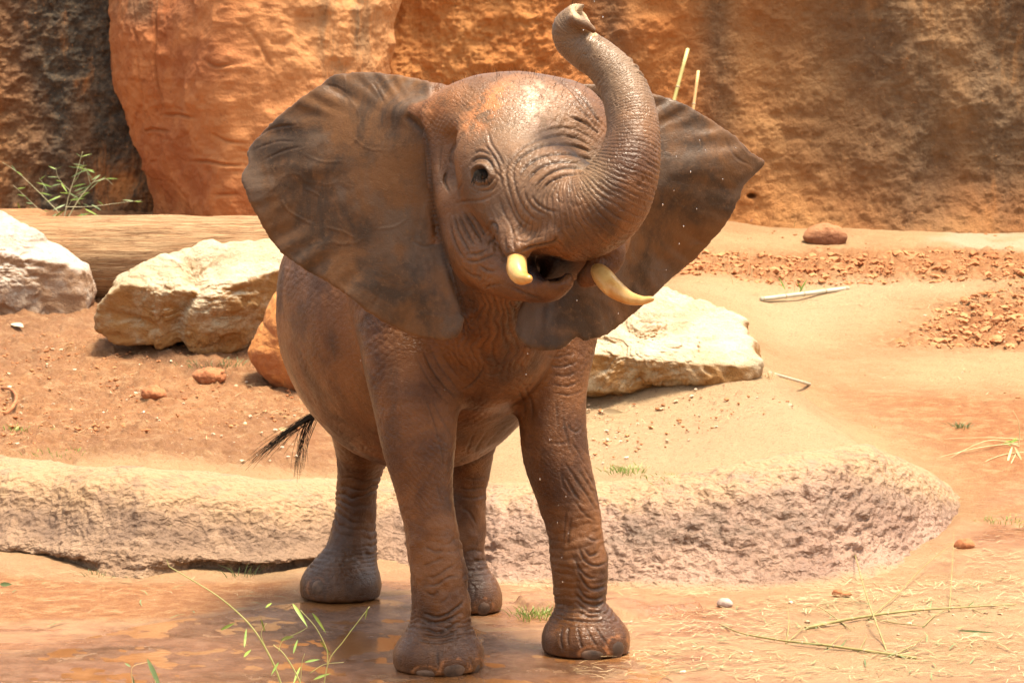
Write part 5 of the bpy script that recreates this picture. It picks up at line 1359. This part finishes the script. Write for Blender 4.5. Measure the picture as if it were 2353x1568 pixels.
plant('leaf_sprig', b0, [([gf(318, -.8)] + pp([(303, 1555), (306, 1530), (330, 1522), (342, 1520)], -.8), .003, .001), ([gf(372, -.8)] + pp([(352, 1540), (345, 1522)], -.8), .003, .002)],
      [(P(338, 1512, -.8), P(372, 1580, -.82), .024), (P(300, 1530, -.8), P(286, 1520, -.8), .012), (P(310, 1575, -.8), P(300, 1540, -.8), .012), (P(345, 1518, -.8), P(362, 1572, -.78), .018)], (M_dry, M_leafd), 'small sprig with broad dark green leaf at the bottom edge, lower left', 'sprig')

def twig(name, main, r0, r1, subs, mat, label, lift=0.0, nodes=0, leaves=()):
    m = lying(main, max(r0, r1), lift); o = empty(name, m[0])
    link('stem', tube_mesh('stem', m - m[0], np.linspace(r0, r1, len(m)), 8), mat, o)
    for k in range(nodes):
        i = int((k + .7) / nodes * (len(m) - 2)); c = m[i] - m[0]; u = (m[i + 1] - m[i]); u /= np.linalg.norm(u); r = r0 + (r1 - r0) * i / len(m)
        link('node_ring', tube_mesh('node_ring', [c - u * .004, c, c + u * .004], [r, r * 1.45, r], 8), M_node, o)
    for s_, up in subs:
        g = lying(s_, .002, 0); g[:, 2] += np.linspace(0, up, len(g))
        link('side_twig', tube_mesh('side_twig', g - m[0], np.linspace(.0028, .001, len(g)), 5), mat, o)
    for a, b, w_ in leaves:
        link('leaf', leaf_mesh('leaf', G(*a) - m[0] + np.array([0, 0, .008]), G(*b) - m[0] + np.array([0, 0, .012]), w_, 0, int(a[0])), M_leafd, o)
    return tag(o, label, 'branch')
twig('bamboo_branch', [(1850, 1446), (1960, 1428), (2080, 1413), (2200, 1403), (2335, 1391)], .0065, .0022, [([(1990, 1425), (2060, 1375), (2120, 1322), (2190, 1275)], .05), ([(2000, 1420), (2060, 1435), (2125, 1445)], .01), ([(1935, 1432), (1900, 1412), (1872, 1402)], .02), ([(1935, 1432), (1955, 1448)], 0), ([(2180, 1404), (2185, 1365), (2190, 1290)], .12), ([(2235, 1400), (2255, 1415)], .01), ([(2120, 1440), (2150, 1415), (2180, 1404)], .01)],
     M_twig, 'longer greenish branch with pale cut end lying on the straw at lower right', 0.01, 6, [((2135, 1405), (2140, 1385), .008), ((2210, 1402), (2200, 1380), .007), ((2220, 1400), (2240, 1385), .007), ((2300, 1393), (2330, 1402), .008), ((2200, 1452), (2290, 1460), .008)])
twig('bamboo_branch', [(1652, 1436), (1705, 1460), (1800, 1478), (1900, 1489), (2000, 1502), (2105, 1515)], .0022, .0062, [([(1805, 1478), (1830, 1462), (1848, 1447)], .02), ([(1805, 1478), (1812, 1450), (1808, 1430)], .06), ([(2045, 1508), (2095, 1490), (2130, 1470)], .02), ([(1970, 1500), (1985, 1480), (1990, 1470)], .02), ([(1900, 1489), (1935, 1470)], .02)],
     M_twig, 'olive branch nearer the bottom edge at right, thicker at its right end', 0.006, 7, [((1985, 1515), (1990, 1540), .007), ((2055, 1505), (2085, 1520), .007), ((1930, 1490), (1945, 1475), .006)])
twig('bamboo_branch', [(1915, 1222), (1945, 1262), (1965, 1320), (1985, 1395), (2010, 1455), (2036, 1496)], .0016, .0032, [([(1945, 1262), (1915, 1225), (1880, 1215)], .03)], M_twig, 'thin curved green shoot crossing both branches at lower right', 0.07, 5)
# dry weeds at the right edge
b0 = G(2330, 1035)
dw = []
for pts, up in [([(2345, 1020), (2270, 1035), (2190, 1052), (2128, 1060)], .02), ([(2350, 1030), (2290, 1035), (2240, 1045), (2170, 1060)], .05), ([(2352, 1012), (2260, 1022), (2150, 1012)], .03), ([(2340, 1030), (2320, 1070), (2310, 1085)], .0), ([(2360, 1040), (2300, 1052), (2235, 1075)], .01)]:
    g = lying(pts, .004); g[:, 2] += up * np.sin(np.linspace(0, np.pi, len(g))); dw.append((g, .004, .0015))
dw.append((np.array([G(2338, 1030), *pp([(2342, 1000), (2338, 965), (2326, 942)], G(2338, 1030)[1])]), .004, .0025))
lf = [(G(a, b) + np.array([0, 0, .03]), G(c, d) + np.array([0, 0, .01]), .016) for a, b, c, d in [(2330, 1030, 2300, 1012), (2325, 1040, 2310, 1070), (2340, 1025, 2290, 1025), (2330, 1040, 2350, 1060), (2335, 1020, 2310, 1030)]]
plant('dry_weed', b0, dw, lf, (M_dry, M_leaf, M_dry), 'straggling dry weed with a few green leaves at the right edge', 'weed')

def tuft_mesh(name, n, h, sp, seed):
    rg = np.random.default_rng(seed); m = MB()
    for i in range(n):
        a = rg.normal(0, sp, 2); d = np.array([a[0] * 0.8 / sp * .25 + rg.normal(0, .25), a[1] / sp * .2 + rg.normal(0, .25), 1.0]); d /= np.linalg.norm(d)
        l = h * rg.uniform(.5, 1.1); t = np.linspace(0, 1, 4)[:, None]; c = np.array([a[0], a[1], -0.004]) + d * l * t + np.array([d[0], d[1], -.6]) * l * .5 * t ** 2
        m.add(*tube(c, [.0016, .0014, .001, .0003], 3, False))
    return m.mesh(name, False)
for i, (x, y, n, h, sp, lab, mt) in enumerate([
        (2207, 985, 60, .06, .018, 'small dark green grass tuft alone on the red slope at right', M_leafd),
        (1450, 1082, 90, .045, .05, 'low green grass patch on the ledge top just right of the front leg', M_leaf),
        (1562, 1098, 120, .03, .06, 'flat green grass patch at the brow of the ledge, right of the other patch', M_leaf),
        (1720, 1096, 14, .05, .012, 'tiny olive grass tuft at the brow of the ledge at right', M_twig),
        (1240, 1415, 130, .06, .05, 'green grass tuft in the mud crust between the front feet', M_leaf),
        (2310, 1198, 50, .04, .05, 'green grass tuft at the right tip of the rock ledge', M_leaf),
        (1820, 515, 50, .05, .06, 'grass tuft at the cliff foot left of the rounded stone', M_leafd),
        (135, 1040, 60, .03, .07, 'sparse green grass on the dirt bank at left', M_leaf),
        (40, 985, 40, .03, .05, 'few green grass blades on the dirt bank at the left edge', M_leaf),
        (500, 838, 90, .05, .07, 'mossy grass tuft under the front of the middle boulder', M_leafd),
        (1762, 868, 26, .05, .02, 'dry grass tuft under the right end of the slab boulder', M_straw),
        (2005, 985, 18, .05, .012, 'short dry grass tuft on the edge of the bank at right', M_dry),
        (330, 1225, 4, .09, .03, 'loose grass blades on the sloping face of the ledge at left', M_leafd),
        (560, 1322, 12, .09, .02, 'grey green grass blades under the ledge lip at left', M_leafd),
        (230, 1320, 14, .05, .03, 'few fine grass blades at the foot of the ledge at left', M_leafd)]):
    g = G(x, y)
    to = tag(link('grass_tuft', tuft_mesh('grass_tuft', n, h, sp, 100 + i), mt, None, g), lab, 'grass tuft', 'grass tufts on the ground')
    if sp > .019: stuff(to)
# upright dry stalks and green blades along the back of the path
for i, (x, y, top, lab) in enumerate([(1700, 640, 575, 'dry upright stalks on the rough soil behind the whitish cane'), (1838, 665, 620, 'green blades standing just above the whitish cane')]):
    g = G(x, y); o = empty('weed', g); rg = np.random.default_rng(50 + i)
    for k in range(9 if i == 0 else 5):
        dx = rg.normal(0, 35 if i == 0 else 22); y0 = g[1] + rg.normal(0, .1); a = P(x + dx, y, y0); a[2] = float(ground_h(a[0], a[1])) - .005
        b = P(x + dx + rg.normal(0, 14), top + rg.uniform(0, 35), y0)
        if i == 0 or k < 2: link('stem', tube_mesh('stem', catmull(np.array([a, (a + b) / 2 + rg.normal(0, .006, 3), b]), 6) - g, np.linspace(.0022, .001, 6), 5), M_dry, o)
        else: link('leaf', leaf_mesh('leaf', a - g, b - g, .011, .1, k), M_leaf, o)
    tag(o, lab, 'weed')
# small finds
link_leaf = lambda a, b, w_, m, lab: tag(link('fallen_leaf', leaf_mesh('fallen_leaf', G(*a) + np.array([0, 0, .012]), G(*b) + np.array([0, 0, .015]), w_, 0, int(a[0])), m), lab, 'leaf')
link_leaf((28, 748), (54, 758), .05, M_cane, 'pale grey green leaf lying on the dirt below the left boulder')
link_leaf((1385, 950), (1432, 955), .03, M_straw, 'dry yellow leaf lying on the bank right of the front leg')
link_leaf((0, 1348), (28, 1350), .018, M_leafd, 'dark green leaf lying on the wet ground at the left edge')
link_leaf((640, 990), (668, 994), .02, M_straw, 'pale dry leaf on the bank left of the tail tip')
rt = lying([(5, 895), (25, 905), (38, 925), (30, 945), (12, 955)], .008, .02)
tag(link('root', tube_mesh('root', rt, np.linspace(.006, .010, len(rt)), 8), M_clod), 'curved exposed root on the dirt bank at the left edge', 'root')

# ------------------------------------------------------------------ loose stuff on the ground
def scatter(poly, n, seed):
    rg = np.random.default_rng(seed); q = np.array(gpoly(poly)); lo = q.min(0); hi = q.max(0)
    out = np.zeros((0, 2))
    while len(out) < n:
        c = rg.uniform(lo, hi, (n * 2, 2)); m, sd = poly_mask(c[:, 0], c[:, 1], q, .001); out = np.vstack([out, c[sd < 0]])
    out = out[:n]
    return np.column_stack([out, ground_h(out[:, 0], out[:, 1])])
def straw(name, sets, mat, seed, L=.058, W=.0012):
    rg = np.random.default_rng(seed); B = np.vstack([scatter(p, n, seed + i) for i, (p, n) in enumerate(sets)])
    B = B[fbm(B * np.array([1, 2, 0]), 3.5, 3, .6, seed) + rg.normal(0, .16, len(B)) > -0.05]; n = len(B); a = rg.normal(0.1, .8, n); l = L * rg.uniform(.35, 1.3, n) / 2
    d = np.stack([np.cos(a), np.sin(a), rg.normal(0, .10, n)], -1); s_ = np.stack([-np.sin(a), np.cos(a), np.zeros(n)], -1) * W
    B[:, 2] += .005 + rg.uniform(0, .008, n); up = np.array([0, 0, W * 1.3])
    bend = np.stack([-np.sin(a), np.cos(a), 0 * a], -1) * (rg.normal(0, .12, n) * l)[:, None]
    V = np.stack([B - d * l[:, None] - s_, B - d * l[:, None] + s_, B + bend + up + s_, B + bend + up - s_, B + d * l[:, None] + s_ * .4, B + d * l[:, None] - s_ * .4], 1).reshape(-1, 3)
    o = np.arange(n)[:, None] * 6
    return stuff(tag(link(name, np_mesh(name, V, np.vstack([o + [0, 3, 2, 1], o + [3, 5, 4, 2]]), False), mat), 'scattered dry straw lying over the ground' if name == 'straw' else 'scattered grass bits lying over the ground', 'straw'))
straw('straw', [([(1420, 1430), (1700, 1385), (2352, 1320), (2420, 1568), (1300, 1568)], 2600), ([(1700, 1380), (2000, 1330), (2352, 1200), (2352, 1330), (1900, 1400)], 420), ([(1560, 640), (2352, 640), (2352, 690), (1560, 690)], 500),
                ([(1640, 720), (2352, 700), (2352, 900), (1800, 900)], 420), ([(1350, 920), (1700, 900), (2000, 1040), (1350, 1090)], 220), ([(0, 800), (700, 880), (700, 1060), (0, 1040)], 420), ([(580, 850), (720, 910), (720, 980), (560, 950)], 160), ([(0, 1300), (680, 1340), (680, 1400), (0, 1420)], 130), ([(1150, 1330), (1650, 1345), (1650, 1420), (1150, 1400)], 320)], M_straw, 70)
straw('grass_bits', [([(0, 1300), (680, 1340), (680, 1410), (0, 1450)], 60), ([(1700, 1390), (2352, 1330), (2400, 1568), (1500, 1560)], 260), ([(1560, 650), (2352, 640), (2352, 700), (1560, 680)], 90)], M_leafd, 90, .08, .0026)
def crumbs(name, sets, mat, seed, r0, r1, label):
    rg = np.random.default_rng(seed); B = np.vstack([scatter(p, n, seed + i) for i, (p, n) in enumerate(sets)]); n = len(B)
    oc = np.array([(1, 0, 0), (0, 1, 0), (-1, 0, 0), (0, -1, 0), (0, 0, 1), (0, 0, -1), (.6, .6, .6), (-.6, .6, .6), (-.6, -.6, .6), (.6, -.6, .6)], float)
    F_ = np.array([(0, 6, 9), (1, 7, 6), (2, 8, 7), (3, 9, 8), (4, 6, 7), (4, 7, 8), (4, 8, 9), (4, 9, 6), (0, 1, 6), (1, 2, 7), (2, 3, 8), (3, 0, 9), (1, 0, 5), (2, 1, 5), (3, 2, 5), (0, 3, 5)])
    r = r0 * (r1 / r0) ** (rg.random(n) ** 2.2)
    V = oc[None] * (1 + rg.normal(0, .18, (n, len(oc), 1))) * (r[:, None, None] * np.array([1.15, 1, .72])) * (1 + rg.normal(0, .15, (n, 1, 3)))
    a = rg.uniform(0, 6.28, n); c, s_ = np.cos(a)[:, None], np.sin(a)[:, None]
    V = np.stack([V[..., 0] * c - V[..., 1] * s_, V[..., 0] * s_ + V[..., 1] * c, V[..., 2]], -1) + B[:, None] - np.array([0, 0, 1]) * (r * .05)[:, None, None]
    Q = (np.arange(n)[:, None, None] * len(oc) + F_[None]).reshape(-1, 3)
    return stuff(tag(link(name, np_mesh(name, V.reshape(-1, 3), Q, False), mat), label, 'crumbs' if name != 'pebbles' else 'pebbles'))
crumbs('soil_crumbs', [([(0, 760), (220, 770), (560, 850), (720, 920), (720, 1000), (0, 1030)], 1100), ([(1350, 900), (1750, 900), (2000, 1040), (1350, 1090)], 200), ([(1900, 900), (2352, 900), (2352, 1100), (2200, 1080)], 160), ([(1500, 480), (2352, 500), (2352, 570), (1550, 600)], 200)],
       M_crumb, 200, .0018, .013, 'fine red soil crumbs on the bank and slope')
crumbs('soil_crumbs', [([(1500, 640), (1600, 575), (2352, 570), (2352, 640)], 1300), ([(2050, 800), (2150, 710), (2352, 640), (2352, 800)], 700)],
       M_crumb, 210, .003, .030, 'dug up red soil clods below the cliff wall at right')
crumbs('pebbles', [([(0, 760), (560, 850), (720, 920), (720, 1080), (0, 1040)], 170), ([(1350, 900), (1750, 900), (2000, 1040), (1350, 1100)], 90), ([(1600, 700), (2352, 700), (2352, 1000), (1900, 950)], 80), ([(1300, 1350), (2300, 1300), (2352, 1560), (1500, 1560)], 60)],
       M_pebble, 300, .003, .013, 'scattered pale pebbles on the bank and path')
# drops of water shaken off around the trunk and ears
dm = MB(); rg = np.random.default_rng(8); dS, dQ = sphere_grid(6, 5)
for (x, y) in [(1607, 323), (1553, 360), (1586, 395), (1660, 412), (1548, 438), (1620, 345), (1690, 340), (1570, 520), (1600, 480), (1500, 330), (1522, 470), (1300, 1140), (1283, 1160), (1280, 1200), (1305, 1225), (1292, 1335), (1022, 895), (828, 828), (1212, 812), (1208, 860), (1262, 1010), (1240, 1100), (1290, 1280), (1385, 40), (1340, 70), (1560, 560), (1420, 720), (1365, 4), (1530, 620), (1325, 690)]:
    r = rg.uniform(.0011, .0020); c = P(x, y, -.72 + rg.uniform(-.1, .1) if y < 820 else rg.uniform(-.15, 0))
    dm.add(dS * np.array([r, r, r * 1.9]) + c, dQ)
stuff(tag(link('water_drops', dm.mesh('water_drops'), M_water), 'small drops of water falling around the elephant', 'water drops'))
